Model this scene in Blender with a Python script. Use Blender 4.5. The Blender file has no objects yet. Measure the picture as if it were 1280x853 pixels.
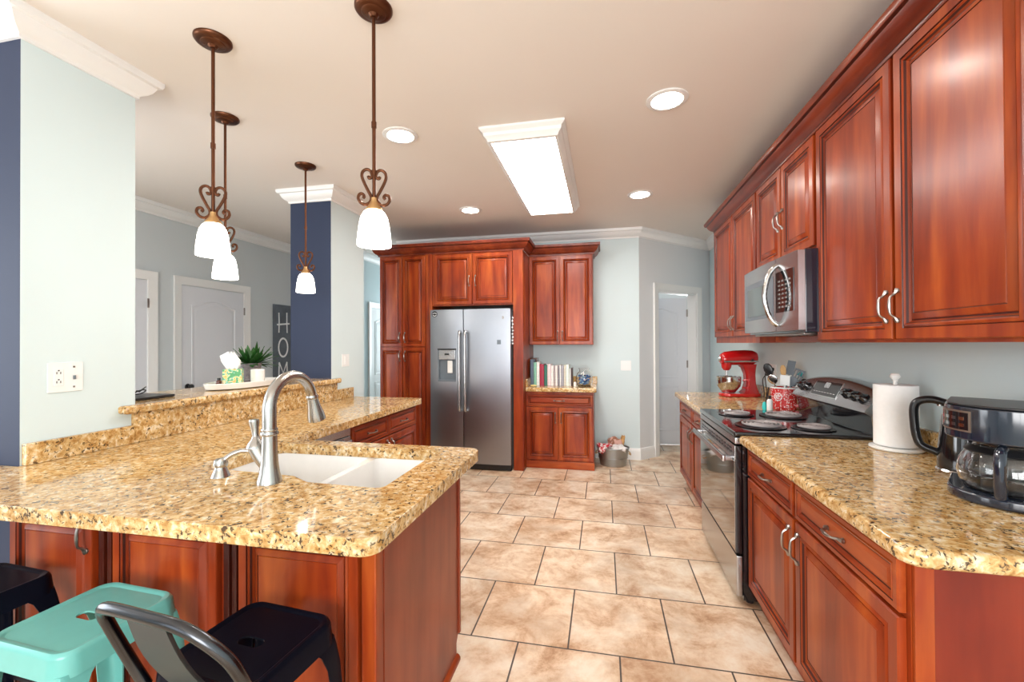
import bpy, bmesh, math, random
from mathutils import Vector, Matrix
random.seed(7)
SC = bpy.context.scene
COL = SC.collection
PI = math.pi

# ------------------------------------------------------------------ camera
FPX = 541.16
H_EYE = 1.41
cam_d = bpy.data.cameras.new('camera')
cam_d.sensor_width = 36.0
cam_d.sensor_fit = 'HORIZONTAL'
cam_d.lens = FPX / 1280.0 * 36.0
cam_d.clip_start = 0.02
cam = bpy.data.objects.new('camera', cam_d)
COL.objects.link(cam)
yaw, pitch, roll = [math.radians(a) for a in (11.937, 0.370, -0.2867)]
F = Vector((-math.sin(yaw), math.cos(yaw), 0)); Rr = Vector((math.cos(yaw), math.sin(yaw), 0)); U = Vector((0, 0, 1))
F, U = F * math.cos(pitch) + U * math.sin(pitch), U * math.cos(pitch) - F * math.sin(pitch)
Rr, U = Rr * math.cos(roll) + U * math.sin(roll), U * math.cos(roll) - Rr * math.sin(roll)
cam.matrix_world = Matrix(((Rr.x, U.x, -F.x, 0), (Rr.y, U.y, -F.y, 0), (Rr.z, U.z, -F.z, H_EYE), (0, 0, 0, 1)))
SC.camera = cam

# ------------------------------------------------------------------ world, daylight and fill lamps, exposure
SC.view_settings.view_transform = 'Standard'
SC.view_settings.look = 'None'
SC.view_settings.gamma = 1.0
SC.view_settings.use_curve_mapping = False
SC.view_settings.exposure = 0.42
w = bpy.data.worlds.new('sky'); SC.world = w; w.use_nodes = True
w.node_tree.nodes['Background'].inputs[0].default_value = (0.86, 0.93, 1.0, 1)
w.node_tree.nodes['Background'].inputs[1].default_value = 1.6
# daylight by rear and left room windows; hall and doorway lamps are added fill
DAY_AND_FILL = [  # name, location, target, size x, size y, watts, colour
    ('daylight_rear_window', (0.0, -2.75, 1.55), (0.0, 2.0, 1.3), 2.2, 1.7, 110, (1.0, 0.985, 0.97)),
    ('daylight_breakfast_window', (-2.9, -2.75, 1.55), (-2.0, 2.0, 1.3), 1.9, 1.7, 6, (0.95, 0.98, 1.0)),
    ('daylight_left_room_window', (-4.45, 0.6, 1.55), (-2.0, 0.9, 1.2), 2.0, 1.7, 55, (0.93, 0.97, 1.0)),
    ('hall_fill_lamp', (-3.1, 7.9, 1.6), (-3.1, 5.0, 1.4), 0.6, 1.5, 18, (0.93, 0.97, 1.0)),  # added fill lamp, the hall has no window
    ('doorway_fill_lamp', (1.25, 9.1, 1.6), (0.9, 6.0, 1.2), 1.0, 1.4, 45, (0.95, 0.98, 1.0)),  # added fill lamp beyond the angled doorway, no window there
]
for nm, lo, ta, sx, sy, wt, cl in DAY_AND_FILL:
    ld = bpy.data.lights.new(nm, 'AREA'); ld.shape = 'RECTANGLE'; ld.size = sx; ld.size_y = sy
    ld.energy = wt; ld.color = cl
    lo_ = bpy.data.objects.new(nm, ld); COL.objects.link(lo_); lo_.location = lo
    lo_.rotation_euler = (Vector(ta) - Vector(lo)).to_track_quat('-Z', 'Y').to_euler()
LAMP_PANEL, LAMP_CAN, LAMP_PENDANT = 14.0, 80.0, 7.0   # emission of the room's own lamps

# ------------------------------------------------------------------ materials
def new_mat(name):
    m = bpy.data.materials.new(name); m.use_nodes = True
    nt = m.node_tree
    return m, nt, nt.nodes['Principled BSDF']
def setp(p, color=None, rough=None, metal=None, spec=None, coat=None, coatr=None, trans=None, ior=None, emis=None, estr=None, alpha=None, aniso=None):
    if color is not None: p.inputs['Base Color'].default_value = (*color, 1)
    if rough is not None: p.inputs['Roughness'].default_value = rough
    if metal is not None: p.inputs['Metallic'].default_value = metal
    if spec is not None: p.inputs['Specular IOR Level'].default_value = spec
    if coat is not None: p.inputs['Coat Weight'].default_value = coat
    if coatr is not None: p.inputs['Coat Roughness'].default_value = coatr
    if trans is not None: p.inputs['Transmission Weight'].default_value = trans
    if ior is not None: p.inputs['IOR'].default_value = ior
    if emis is not None: p.inputs['Emission Color'].default_value = (*emis, 1)
    if estr is not None: p.inputs['Emission Strength'].default_value = estr
def nd(nt, t, **kw):
    n = nt.nodes.new(t)
    for k, v in kw.items():
        if k in n.inputs: n.inputs[k].default_value = v
        else: setattr(n, k, v)
    return n
def ramp(nt, stops, interp='LINEAR'):
    r = nt.nodes.new('ShaderNodeValToRGB'); r.color_ramp.interpolation = interp
    el = r.color_ramp.elements
    while len(el) < len(stops): el.new(0.5)
    for e, (p, c) in zip(el, stops): e.position = p; e.color = (*c, 1)
    return r
def coords(nt, scale=(1, 1, 1), loc=(0, 0, 0), kind='Object', rot=(0, 0, 0)):
    tc = nt.nodes.new('ShaderNodeTexCoord'); mp = nt.nodes.new('ShaderNodeMapping')
    mp.inputs['Scale'].default_value = scale; mp.inputs['Location'].default_value = loc; mp.inputs['Rotation'].default_value = rot
    nt.links.new(tc.outputs[kind], mp.inputs['Vector']); return mp
def mixc(nt, fac, a, b, mode='MIX'):
    m = nt.nodes.new('ShaderNodeMix'); m.data_type = 'RGBA'; m.blend_type = mode
    if isinstance(fac, (int, float)): m.inputs[0].default_value = fac
    else: nt.links.new(fac, m.inputs[0])
    for s, v in ((6, a), (7, b)):
        if isinstance(v, tuple): m.inputs[s].default_value = (*v, 1)
        else: nt.links.new(v, m.inputs[s])
    return m.outputs[2]
def bump(nt, p, height, strength=0.1, dist=0.01):
    b = nt.nodes.new('ShaderNodeBump'); b.inputs['Strength'].default_value = strength; b.inputs['Distance'].default_value = dist
    nt.links.new(height, b.inputs['Height']); nt.links.new(b.outputs[0], p.inputs['Normal'])

def plain(name, color, rough=0.5, metal=0.0, var=0.06, scale=14, bumps=0.0, coat=0.0, spec=0.5):
    m, nt, p = new_mat(name)
    mp = coords(nt); n = nd(nt, 'ShaderNodeTexNoise', Scale=scale, Detail=4.0)
    nt.links.new(mp.outputs[0], n.inputs['Vector'])
    lo = tuple(max(0, c * (1 - var)) for c in color); hi = tuple(min(1, c * (1 + var)) for c in color)
    r = ramp(nt, [(0.3, lo), (0.7, hi)])
    nt.links.new(n.outputs['Fac'], r.inputs[0]); nt.links.new(r.outputs[0], p.inputs['Base Color'])
    setp(p, rough=rough, metal=metal, coat=coat, coatr=0.08, spec=spec)
    if bumps: bump(nt, p, n.outputs['Fac'], bumps, 0.004)
    return m

def paint(name, color, rough=0.55, bumps=0.06):
    m, nt, p = new_mat(name)
    mp = coords(nt); n = nd(nt, 'ShaderNodeTexNoise', Scale=160.0, Detail=3.0); n2 = nd(nt, 'ShaderNodeTexNoise', Scale=1.3, Detail=2.0)
    for q in (n, n2): nt.links.new(mp.outputs[0], q.inputs['Vector'])
    r = ramp(nt, [(0.3, tuple(c * 0.97 for c in color)), (0.7, color)])
    nt.links.new(n2.outputs['Fac'], r.inputs[0]); nt.links.new(r.outputs[0], p.inputs['Base Color'])
    setp(p, rough=rough); bump(nt, p, n.outputs['Fac'], bumps, 0.002)
    return m

def wood(name, dark, mid, light, axis='z', rough=0.34, coat=0.20):
    m, nt, p = new_mat(name)
    sc = {'z': (6, 6, 0.7), 'x': (0.7, 6, 6), 'y': (6, 0.7, 6)}[axis]
    mp = coords(nt, sc)
    n = nd(nt, 'ShaderNodeTexNoise', Scale=2.2, Detail=5.0, Roughness=0.5, Distortion=0.3)
    nt.links.new(mp.outputs[0], n.inputs['Vector'])
    mp2 = coords(nt, (2.2, 2.2, 1.4)); n2 = nd(nt, 'ShaderNodeTexNoise', Scale=1.6, Detail=3.0)
    nt.links.new(mp2.outputs[0], n2.inputs['Vector'])
    r = ramp(nt, [(0.25, dark), (0.5, mid), (0.78, light)])
    nt.links.new(n.outputs['Fac'], r.inputs[0])
    r2 = ramp(nt, [(0.3, (0.72, 0.66, 0.62)), (0.7, (1.12, 1.1, 1.08))])
    nt.links.new(n2.outputs['Fac'], r2.inputs[0])
    c = mixc(nt, 1.0, r.outputs[0], r2.outputs[0], 'MULTIPLY')
    nt.links.new(c, p.inputs['Base Color'])
    setp(p, rough=rough, coat=coat, coatr=0.20, spec=0.28)
    return m

def granite(name, scale=1.0):
    m, nt, p = new_mat(name)
    mp = coords(nt, (scale, scale, scale))
    n1 = nd(nt, 'ShaderNodeTexNoise', Scale=40.0, Detail=6.0, Roughness=0.6, Distortion=0.5)
    n2 = nd(nt, 'ShaderNodeTexNoise', Scale=78.0, Detail=4.0, Roughness=0.62, Distortion=0.6)
    n5 = nd(nt, 'ShaderNodeTexNoise', Scale=21.0, Detail=3.0)
    nt.links.new(mp.outputs[0], n5.inputs['Vector'])
    sh5 = nt.nodes.new('ShaderNodeMath'); sh5.operation = 'MULTIPLY_ADD'; sh5.inputs[1].default_value = 0.30
    nt.links.new(n5.outputs['Fac'], sh5.inputs[0])
    n3 = nd(nt, 'ShaderNodeTexNoise', Scale=5.0, Detail=2.0)
    v = nd(nt, 'ShaderNodeTexVoronoi', Scale=120.0)
    for q in (n1, n2, n3, v): nt.links.new(mp.outputs[0], q.inputs['Vector'])
    r1 = ramp(nt, [(0.30, (0.33, 0.155, 0.040)), (0.42, (0.53, 0.305, 0.105)), (0.54, (0.69, 0.485, 0.23)), (0.66, (0.82, 0.72, 0.54))])
    nt.links.new(n1.outputs['Fac'], r1.inputs[0])
    r2 = ramp(nt, [(0.515, (1, 1, 1)), (0.590, (0, 0, 0))])
    nt.links.new(n2.outputs['Fac'], sh5.inputs[2]); nt.links.new(sh5.outputs[0], r2.inputs[0])
    c = mixc(nt, r2.outputs[0], r1.outputs[0], (0.07, 0.042, 0.024))
    r4 = ramp(nt, [(0.0, (1, 1, 1)), (0.16, (0, 0, 0))])
    nt.links.new(v.outputs['Distance'], r4.inputs[0])
    vm = nt.nodes.new('ShaderNodeMath'); vm.operation = 'MULTIPLY'; vm.inputs[1].default_value = 0.75
    nt.links.new(r4.outputs[0], vm.inputs[0])
    c = mixc(nt, vm.outputs[0], c, (0.11, 0.06, 0.028))
    r3 = ramp(nt, [(0.35, (0.84, 0.80, 0.74)), (0.65, (1.08, 1.08, 1.08))])
    nt.links.new(n3.outputs['Fac'], r3.inputs[0])
    c = mixc(nt, 1.0, c, r3.outputs[0], 'MULTIPLY')
    nt.links.new(c, p.inputs['Base Color'])
    setp(p, rough=0.09, spec=0.55)
    return m

def metal(name, color, rough, brushed=None):
    m, nt, p = new_mat(name)
    setp(p, color=color, rough=rough, metal=1.0)
    sc = {'x': (1, 4, 4), 'z': (4, 4, 1), 'y': (4, 1, 4), None: (6, 6, 6)}[brushed]
    mp = coords(nt, sc); n = nd(nt, 'ShaderNodeTexNoise', Scale=3.0, Detail=3.0)
    nt.links.new(mp.outputs[0], n.inputs['Vector'])
    r = ramp(nt, [(0.3, (rough * 0.96,) * 3), (0.7, (min(1, rough * 1.04),) * 3)])
    nt.links.new(n.outputs['Fac'], r.inputs[0])
    c2 = ramp(nt, [(0.3, tuple(c * 0.985 for c in color)), (0.7, color)]); nt.links.new(n.outputs['Fac'], c2.inputs[0]); nt.links.new(c2.outputs[0], p.inputs['Base Color'])
    nt.nodes.remove(r)
    return m

def emit(name, color, strength):
    m, nt, p = new_mat(name)
    mp = coords(nt); n = nd(nt, 'ShaderNodeTexNoise', Scale=3.0)
    nt.links.new(mp.outputs[0], n.inputs['Vector'])
    r = ramp(nt, [(0.3, tuple(c * 0.96 for c in color)), (0.7, color)])
    nt.links.new(n.outputs['Fac'], r.inputs[0]); nt.links.new(r.outputs[0], p.inputs['Emission Color'])
    setp(p, color=(0.85, 0.83, 0.8), rough=0.4, estr=strength)
    return m

def glass(name, color=(1, 1, 1), rough=0.02):
    m, nt, p = new_mat(name)
    setp(p, color=color, rough=rough, trans=1.0, ior=1.45)
    return m

def floor_tile():
    m, nt, p = new_mat('floor_tile')
    PW, PH = 0.466, 0.4925
    mp = coords(nt, (1, 1, 1), (0.403 + 20 * PW, -2.015 + 10 * PH, 0))
    b = nt.nodes.new('ShaderNodeTexBrick')
    b.offset = 0.5; b.offset_frequency = 2; b.squash = 1.0
    b.inputs['Scale'].default_value = 1.0; b.inputs['Brick Width'].default_value = PW; b.inputs['Row Height'].default_value = PH
    b.inputs['Mortar Size'].default_value = 0.0042; b.inputs['Mortar Smooth'].default_value = 0.2
    b.inputs['Color1'].default_value = (0.93, 0.93, 0.93, 1); b.inputs['Color2'].default_value = (1.07, 1.05, 1.02, 1)
    b.inputs['Mortar'].default_value = (0.075, 0.055, 0.045, 1)
    nt.links.new(mp.outputs[0], b.inputs['Vector'])
    n1 = nd(nt, 'ShaderNodeTexNoise', Scale=4.6, Detail=9.0, Roughness=0.72, Distortion=0.3)
    n2 = nd(nt, 'ShaderNodeTexNoise', Scale=2.0, Detail=6.0, Roughness=0.6)
    n2m = coords(nt, (1, 1, 1), (5, 3, 0))
    nt.links.new(mp.outputs[0], n1.inputs['Vector']); nt.links.new(n2m.outputs[0], n2.inputs['Vector'])
    r = ramp(nt, [(0.33, (0.43, 0.25, 0.14)), (0.42, (0.62, 0.43, 0.285)), (0.51, (0.75, 0.60, 0.45)), (0.62, (0.81, 0.72, 0.60))])
    nt.links.new(n1.outputs['Fac'], r.inputs[0])
    r2 = ramp(nt, [(0.38, (0.76, 0.67, 0.60)), (0.54, (1.02, 1.01, 1.0))])
    nt.links.new(n2.outputs['Fac'], r2.inputs[0])
    c = mixc(nt, 1.0, r.outputs[0], r2.outputs[0], 'MULTIPLY')
    c = mixc(nt, 1.0, c, b.outputs['Color'], 'MULTIPLY')
    c2 = mixc(nt, b.outputs['Fac'], c, (0.075, 0.055, 0.045))
    nt.links.new(c2, p.inputs['Base Color'])
    setp(p, rough=0.32, spec=0.4)
    inv = nt.nodes.new('ShaderNodeMath'); inv.operation = 'SUBTRACT'; inv.inputs[0].default_value = 1.0
    nt.links.new(b.outputs['Fac'], inv.inputs[1]); bump(nt, p, inv.outputs[0], 0.3, 0.003)
    return m

M = {}
M['wall'] = paint('pale_aqua_paint', (0.665, 0.785, 0.81))
M['wall_grey'] = paint('grey_paint', (0.63, 0.68, 0.70))
M['wall_pale'] = paint('pale_grey_paint', (0.74, 0.765, 0.785))
M['navy'] = paint('navy_paint', (0.020, 0.032, 0.074), 0.7)
M['ceiling'] = paint('ceiling_paint', (0.84, 0.785, 0.73), 0.7)
M['trim'] = paint('white_trim_paint', (0.86, 0.86, 0.85), 0.35, 0.0)
M['door_white'] = paint('door_paint', (0.77, 0.79, 0.84), 0.4, 0.0)
M['floor'] = floor_tile()
M['wood'] = wood('cherry_wood', (0.165, 0.015, 0.004), (0.310, 0.043, 0.007), (0.50, 0.112, 0.018))
M['wood_h'] = wood('cherry_wood_lengthwise', (0.165, 0.015, 0.004), (0.310, 0.043, 0.007), (0.50, 0.112, 0.018), 'x')
M['wood_y'] = wood('cherry_wood_along_run', (0.165, 0.015, 0.004), (0.310, 0.043, 0.007), (0.50, 0.112, 0.018), 'y')
M['wood_crown'] = wood('cherry_crown_dark', (0.11, 0.013, 0.005), (0.20, 0.028, 0.008), (0.31, 0.058, 0.015), 'y')  # darker cherry than the doors
M['wood_panel'] = wood('cherry_end_panel', (0.20, 0.035, 0.016), (0.275, 0.052, 0.023), (0.34, 0.075, 0.032), 'z', 0.38, 0.2)
M['wood_end'] = wood('cherry_end_stain', (0.15, 0.014, 0.005), (0.21, 0.023, 0.008), (0.27, 0.036, 0.012), 'z', 0.35, 0.15)
M['wood_dark'] = wood('cherry_glaze_and_gap_shade', (0.035, 0.006, 0.004), (0.06, 0.009, 0.005), (0.09, 0.014, 0.006))  # dark glaze of the grooves; on the gap stiles, shade put into the colour
M['granite'] = granite('gold_granite')
M['steel'] = metal('brushed_stainless', (0.50, 0.505, 0.52), 0.27, 'x')
M['fridge_steel'] = metal('refrigerator_stainless', (0.36, 0.375, 0.41), 0.30)
M['steel_v'] = metal('satin_nickel', (0.46, 0.45, 0.43), 0.24)
M['chrome'] = metal('polished_steel', (0.58, 0.58, 0.58), 0.12)
M['pewter'] = metal('antique_pewter', (0.33, 0.30, 0.28), 0.3)
M['bronze'] = metal('oil_rubbed_bronze', (0.135, 0.055, 0.030), 0.34)
M['brass'] = metal('worn_gold', (0.65, 0.42, 0.20), 0.4)
M['tan_metal'] = metal('tan_metal', (0.36, 0.29, 0.24), 0.4)
M['galv'] = metal('galvanised_zinc', (0.42, 0.45, 0.46), 0.42)
M['black'] = plain('black_plastic', (0.012, 0.012, 0.014), 0.3)
M['black_gloss'] = plain('black_enamel', (0.008, 0.008, 0.010), 0.07, coat=0.6)
M['black_metal'] = plain('black_powder_coat', (0.004, 0.005, 0.011), 0.34, spec=0.07)
M['gunmetal'] = metal('gunmetal', (0.085, 0.09, 0.10), 0.24)
M['navy_plastic'] = plain('dark_navy_plastic', (0.010, 0.016, 0.030), 0.12, coat=0.6)
M['teal'] = plain('teal_enamel', (0.145, 0.46, 0.425), 0.3, coat=0.3, var=0.04)
M['teal_bright'] = plain('turquoise_silicone', (0.03, 0.55, 0.55), 0.4)
M['white'] = plain('white_ceramic', (0.86, 0.85, 0.82), 0.15, var=0.02, coat=0.3)
M['sink'] = plain('white_sink_enamel', (0.88, 0.88, 0.87), 0.12, var=0.02, coat=0.4)
M['paper'] = plain('white_paper', (0.90, 0.90, 0.90), 0.85, var=0.02, bumps=0.1, scale=60)
M['plate'] = plain('white_plate_plastic', (0.85, 0.87, 0.87), 0.35, var=0.01)
M['red'] = plain('red_enamel', (0.50, 0.008, 0.010), 0.12, coat=0.6, var=0.04)
M['leaf'] = plain('green_leaf', (0.045, 0.17, 0.035), 0.4, var=0.4, scale=25)
M['brown_glass'] = plain('amber_bottle', (0.10, 0.025, 0.012), 0.15, coat=0.4)
M['slate'] = plain('slate_board', (0.12, 0.14, 0.165), 0.7, var=0.2, scale=8)
M['chalk'] = plain('chalk_white', (0.85, 0.87, 0.88), 0.8)
M['mirror_glass'] = metal('dark_oven_glass', (0.42, 0.40, 0.38), 0.05)
M['window_grey'] = metal('grey_oven_window', (0.25, 0.28, 0.28), 0.18)
M['glass'] = glass('clear_glass')
M['panel_light'] = emit('light_panel', (1.0, 0.98, 0.95), LAMP_PANEL)
M['can_light'] = emit('can_bulb', (1.0, 0.93, 0.83), LAMP_CAN)
M['shade_light'] = emit('lit_opal_glass', (1.0, 0.95, 0.86), LAMP_PENDANT)
M['grey_plastic'] = plain('grey_plastic', (0.16, 0.19, 0.22), 0.4)
M['wood_spoon'] = plain('bamboo', (0.58, 0.34, 0.13), 0.5, var=0.15)
M['pink'] = plain('pink_silicone', (0.75, 0.25, 0.28), 0.5)
M['coil'] = plain('coil_element', (0.30, 0.27, 0.27), 0.35)

# ------------------------------------------------------------------ mesh helpers
def bm_new(): return bmesh.new()
def finish(bm, angle=38):
    bmesh.ops.recalc_face_normals(bm, faces=bm.faces[:])
    for f in bm.faces: f.smooth = True
    ca = math.radians(angle)
    for e in bm.edges:
        if len(e.link_faces) == 2:
            try: e.smooth = e.calc_face_angle() < ca
            except ValueError: e.smooth = True
        else: e.smooth = False
def obj(name, bm, mat, parent=None, world=False, loc=None):
    """link bm as ONE mesh object; world=True: coordinates are world and the parent chain only carries translations"""
    finish(bm)
    if world and parent is not None:
        q, off = parent, Vector((0, 0, 0))
        while q is not None: off += q.location; q = q.parent
        bmesh.ops.translate(bm, verts=bm.verts[:], vec=-off)
    me = bpy.data.meshes.new(name); bm.to_mesh(me); bm.free()
    o = bpy.data.objects.new(name, me); COL.objects.link(o)
    mats = mat if isinstance(mat, (list, tuple)) else [mat]
    for m in mats: me.materials.append(m)
    wn = o.modifiers.new('weighted_normals', 'WEIGHTED_NORMAL'); wn.keep_sharp = True; wn.weight = 50
    if parent is not None: o.parent = parent
    if loc is not None: o.location = loc
    return o
def tag(o, label, cat, group=None):
    o['label'] = label; o['category'] = cat
    if group: o['group'] = group
    return o
def thing(name, label, cat, loc=(0, 0, 0), rz=0.0, group=None):
    o = bpy.data.objects.new(name, None); COL.objects.link(o)
    o.location = loc; o.rotation_euler = (0, 0, rz); o.empty_display_size = 0.05
    return tag(o, label, cat, group)
def struct(name, bm, mat, parent=None):
    o = obj(name, bm, mat, parent, world=parent is not None)
    if parent is None: o['kind'] = 'structure'
    return o
def origin_to(o, p):
    """move a top-level mesh object's origin to p without moving its geometry"""
    p = Vector(p); o.data.transform(Matrix.Translation(-p)); o.location = p; return o

def box(bm, x0, x1, y0, y1, z0, z1, bev=0.0, seg=2, mi=0):
    vs = [bm.verts.new(c) for c in ((x0, y0, z0), (x1, y0, z0), (x1, y1, z0), (x0, y1, z0), (x0, y0, z1), (x1, y0, z1), (x1, y1, z1), (x0, y1, z1))]
    fs = [bm.faces.new([vs[i] for i in q]) for q in ((0, 3, 2, 1), (4, 5, 6, 7), (0, 1, 5, 4), (1, 2, 6, 5), (2, 3, 7, 6), (3, 0, 4, 7))]
    for f in fs: f.material_index = mi
    if bev > 0:
        es = list({e for f in fs for e in f.edges})
        bmesh.ops.bevel(bm, geom=es, offset=bev, segments=seg, profile=0.5, affect='EDGES')
    return vs
def prism(bm, poly, z0, z1, bev=0.0, seg=3, holes=(), mi=0, bottom=True, bevhole=0.0):
    """extruded polygon with holes; the outer top/bottom rims can be rounded"""
    loops = [poly] + list(holes); edges = []; lv = []
    for lp in loops:
        vs = [bm.verts.new((x, y, z1)) for x, y in lp]; lv.append(vs)
        edges += [bm.edges.new((vs[i], vs[(i + 1) % len(vs)])) for i in range(len(vs))]
    n_out = len(poly)
    if holes:
        r = bmesh.ops.triangle_fill(bm, edges=edges, use_beauty=True, use_dissolve=False)
        top = [g for g in r['geom'] if isinstance(g, bmesh.types.BMFace)]
    else:
        top = [bm.faces.new(lv[0])]
    ext = bmesh.ops.extrude_face_region(bm, geom=top)
    nv = [g for g in ext['geom'] if isinstance(g, bmesh.types.BMVert)]
    nf = [g for g in ext['geom'] if isinstance(g, bmesh.types.BMFace)]
    for v in nv: v.co.z = z0
    if not bottom: bmesh.ops.delete(bm, geom=nf, context='FACES_ONLY')
    allv = set(nv) | {v for l in lv for v in l}
    for f in bm.faces:
        if all(v in allv for v in f.verts): f.material_index = mi
    if bev > 0:
        outer = set(lv[0])
        es = [e for e in bm.edges if e.verts[0] in outer and e.verts[1] in outer and abs(e.verts[0].co.z - e.verts[1].co.z) < 1e-6 and any(abs(f.normal.z) < 0.5 or True for f in e.link_faces)]
        oi = {v: i for i, v in enumerate(lv[0])}
        es = [e for e in es if (oi[e.verts[0]] - oi[e.verts[1]]) % n_out in (1, n_out - 1)]
        if bottom:
            low = [min(nv, key=lambda v: (v.co.x - x) ** 2 + (v.co.y - y) ** 2) for x, y in poly]
            for i in range(n_out):
                e = bm.edges.get((low[i], low[(i + 1) % n_out]))
                if e: es.append(e)
        bmesh.ops.bevel(bm, geom=es, offset=bev, segments=seg, profile=0.5, affect='EDGES', clamp_overlap=True)
def rrect(x0, x1, y0, y1, r, n=6):
    out = []
    for cx, cy, a0 in ((x1 - r, y1 - r, 0), (x0 + r, y1 - r, PI / 2), (x0 + r, y0 + r, PI), (x1 - r, y0 + r, 1.5 * PI)):
        for i in range(n + 1):
            a = a0 + i * PI / 2 / n; out.append((cx + r * math.cos(a), cy + r * math.sin(a)))
    return out
def round_poly(poly, rad, n=6):
    """poly: list of (x, y); rad: radius per corner"""
    out = []; N = len(poly)
    for i in range(N):
        p = Vector(poly[i]); a = Vector(poly[i - 1]); b = Vector(poly[(i + 1) % N]); r = rad[i] if isinstance(rad, (list, tuple)) else rad
        if r <= 0: out.append(tuple(p)); continue
        da = (a - p).normalized(); db = (b - p).normalized(); ang = da.angle(db)
        t = r / math.tan(ang / 2); p0 = p + da * t; p1 = p + db * t
        c = p + (da + db).normalized() * (r / math.sin(ang / 2))
        v0 = p0 - c; v1 = p1 - c
        for k in range(n + 1):
            s = k / n; v = (v0 * (1 - s) + v1 * s); v = v.normalized() * r; out.append(tuple(c + v))
    return out
def lathe(bm, prof, center=(0, 0, 0), seg=32, sx=1.0, sy=1.0, mat=None, mi=0, cap0=True, cap1=True):
    """revolve (r, z) round the vertical axis; mat: optional 4x4 applied afterwards"""
    rings = []; cx, cy, cz = center
    for r, z in prof:
        if r < 1e-6: rings.append([bm.verts.new((cx, cy, cz + z))])
        else: rings.append([bm.verts.new((cx + sx * r * math.cos(2 * PI * k / seg), cy + sy * r * math.sin(2 * PI * k / seg), cz + z)) for k in range(seg)])
    fs = []
    for a, b in zip(rings, rings[1:]):
        for k in range(seg):
            j = (k + 1) % seg
            if len(a) == 1 and len(b) == 1: continue
            if len(a) == 1: fs.append(bm.faces.new((a[0], b[j], b[k])))
            elif len(b) == 1: fs.append(bm.faces.new((a[k], a[j], b[0])))
            else: fs.append(bm.faces.new((a[k], a[j], b[j], b[k])))
    if cap0 and len(rings[0]) > 1: fs.append(bm.faces.new(rings[0][::-1]))
    if cap1 and len(rings[-1]) > 1: fs.append(bm.faces.new(rings[-1]))
    for f in fs: f.material_index = mi
    if mat is not None: bmesh.ops.transform(bm, matrix=mat, verts=[v for r in rings for v in r])
    return rings
def tube(bm, pts, rad, seg=10, closed=False, mi=0, flat=1.0, caps=True):
    """tube along 3-D points with constant or per-point radius; parallel transport frame; flat squashes the second axis"""
    P = [Vector(p) for p in pts]; n = len(P)
    R = rad if isinstance(rad, (list, tuple)) else [rad] * n
    T = []
    for i in range(n):
        a = P[i - 1] if (i > 0 or closed) else P[i]; b = P[(i + 1) % n] if (i < n - 1 or closed) else P[i]
        T.append((b - a).normalized())
    up = Vector((0, 0, 1)) if abs(T[0].z) < 0.9 else Vector((0, 1, 0))
    N = (up - T[0] * up.dot(T[0])).normalized(); rings = []
    for i in range(n):
        N = (N - T[i] * N.dot(T[i])).normalized(); Bn = T[i].cross(N)
        rings.append([bm.verts.new(P[i] + (N * math.cos(2 * PI * k / seg) + Bn * flat * math.sin(2 * PI * k / seg)) * R[i]) for k in range(seg)])
    m = n if closed else n - 1; fs = []
    for i in range(m):
        a, b = rings[i], rings[(i + 1) % n]
        for k in range(seg):
            j = (k + 1) % seg; fs.append(bm.faces.new((a[k], a[j], b[j], b[k])))
    if not closed and caps: fs.append(bm.faces.new(rings[0][::-1])); fs.append(bm.faces.new(rings[-1]))
    for f in fs: f.material_index = mi
def spline(pts, n=8):
    """Catmull-Rom through points"""
    P = [Vector(p) for p in pts]; out = []
    for i in range(len(P) - 1):
        p0 = P[max(i - 1, 0)]; p1 = P[i]; p2 = P[i + 1]; p3 = P[min(i + 2, len(P) - 1)]
        for k in range(n):
            t = k / n; out.append(0.5 * ((2 * p1) + (-p0 + p2) * t + (2 * p0 - 5 * p1 + 4 * p2 - p3) * t * t + (-p0 + 3 * p1 - 3 * p2 + p3) * t ** 3))
    out.append(P[-1]); return out
def sweep(bm, path, prof, closed=False, mi=0, glaze=()):
    """sweep a profile (out, z) along a plan polyline; 'out' is to the left of the direction of travel, with mitred corners"""
    P = [Vector(p) for p in path]; n = len(P); rows = []
    for i in range(n):
        d0 = (P[i] - P[i - 1]).normalized() if (i > 0 or closed) else (P[1] - P[0]).normalized()
        d1 = (P[(i + 1) % n] - P[i]).normalized() if (i < n - 1 or closed) else d0
        n0 = Vector((-d0.y, d0.x)); n1 = Vector((-d1.y, d1.x)); mvec = (n0 + n1); mvec = mvec / max(0.2, mvec.dot(n0))
        rows.append([bm.verts.new((P[i].x + mvec.x * o, P[i].y + mvec.y * o, z)) for o, z in prof])
    k = len(prof)
    for i in range(n if closed else n - 1):
        a, b = rows[i], rows[(i + 1) % n]
        for j in range(k):
            jj = (j + 1) % k; bm.faces.new((a[j], b[j], b[jj], a[jj])).material_index = 1 if j in glaze else mi
    if not closed: bm.faces.new(rows[0]); bm.faces.new(rows[-1][::-1])

# a plane of cabinet fronts: S faces -y, W faces -x, E faces +x.  (u, depth behind the front, z) -> world
def fmap(face, plane):
    if face == 'S': return lambda u, d, z: (u, plane + d, z)
    if face == 'W': return lambda u, d, z: (plane + d, u, z)
    if face == 'E': return lambda u, d, z: (plane - d, u, z)
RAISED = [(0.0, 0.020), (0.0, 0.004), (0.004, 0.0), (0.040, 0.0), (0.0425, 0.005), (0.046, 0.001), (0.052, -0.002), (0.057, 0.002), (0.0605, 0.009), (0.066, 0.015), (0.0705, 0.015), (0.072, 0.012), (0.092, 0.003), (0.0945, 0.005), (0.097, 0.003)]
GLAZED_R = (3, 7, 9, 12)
DRAWER = [(0.0, 0.020), (0.0, 0.004), (0.004, 0.0), (0.018, 0.0), (0.020, 0.004), (0.023, -0.001), (0.028, 0.001), (0.033, 0.011), (0.038, 0.011), (0.048, 0.003), (0.050, 0.003)]
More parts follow.
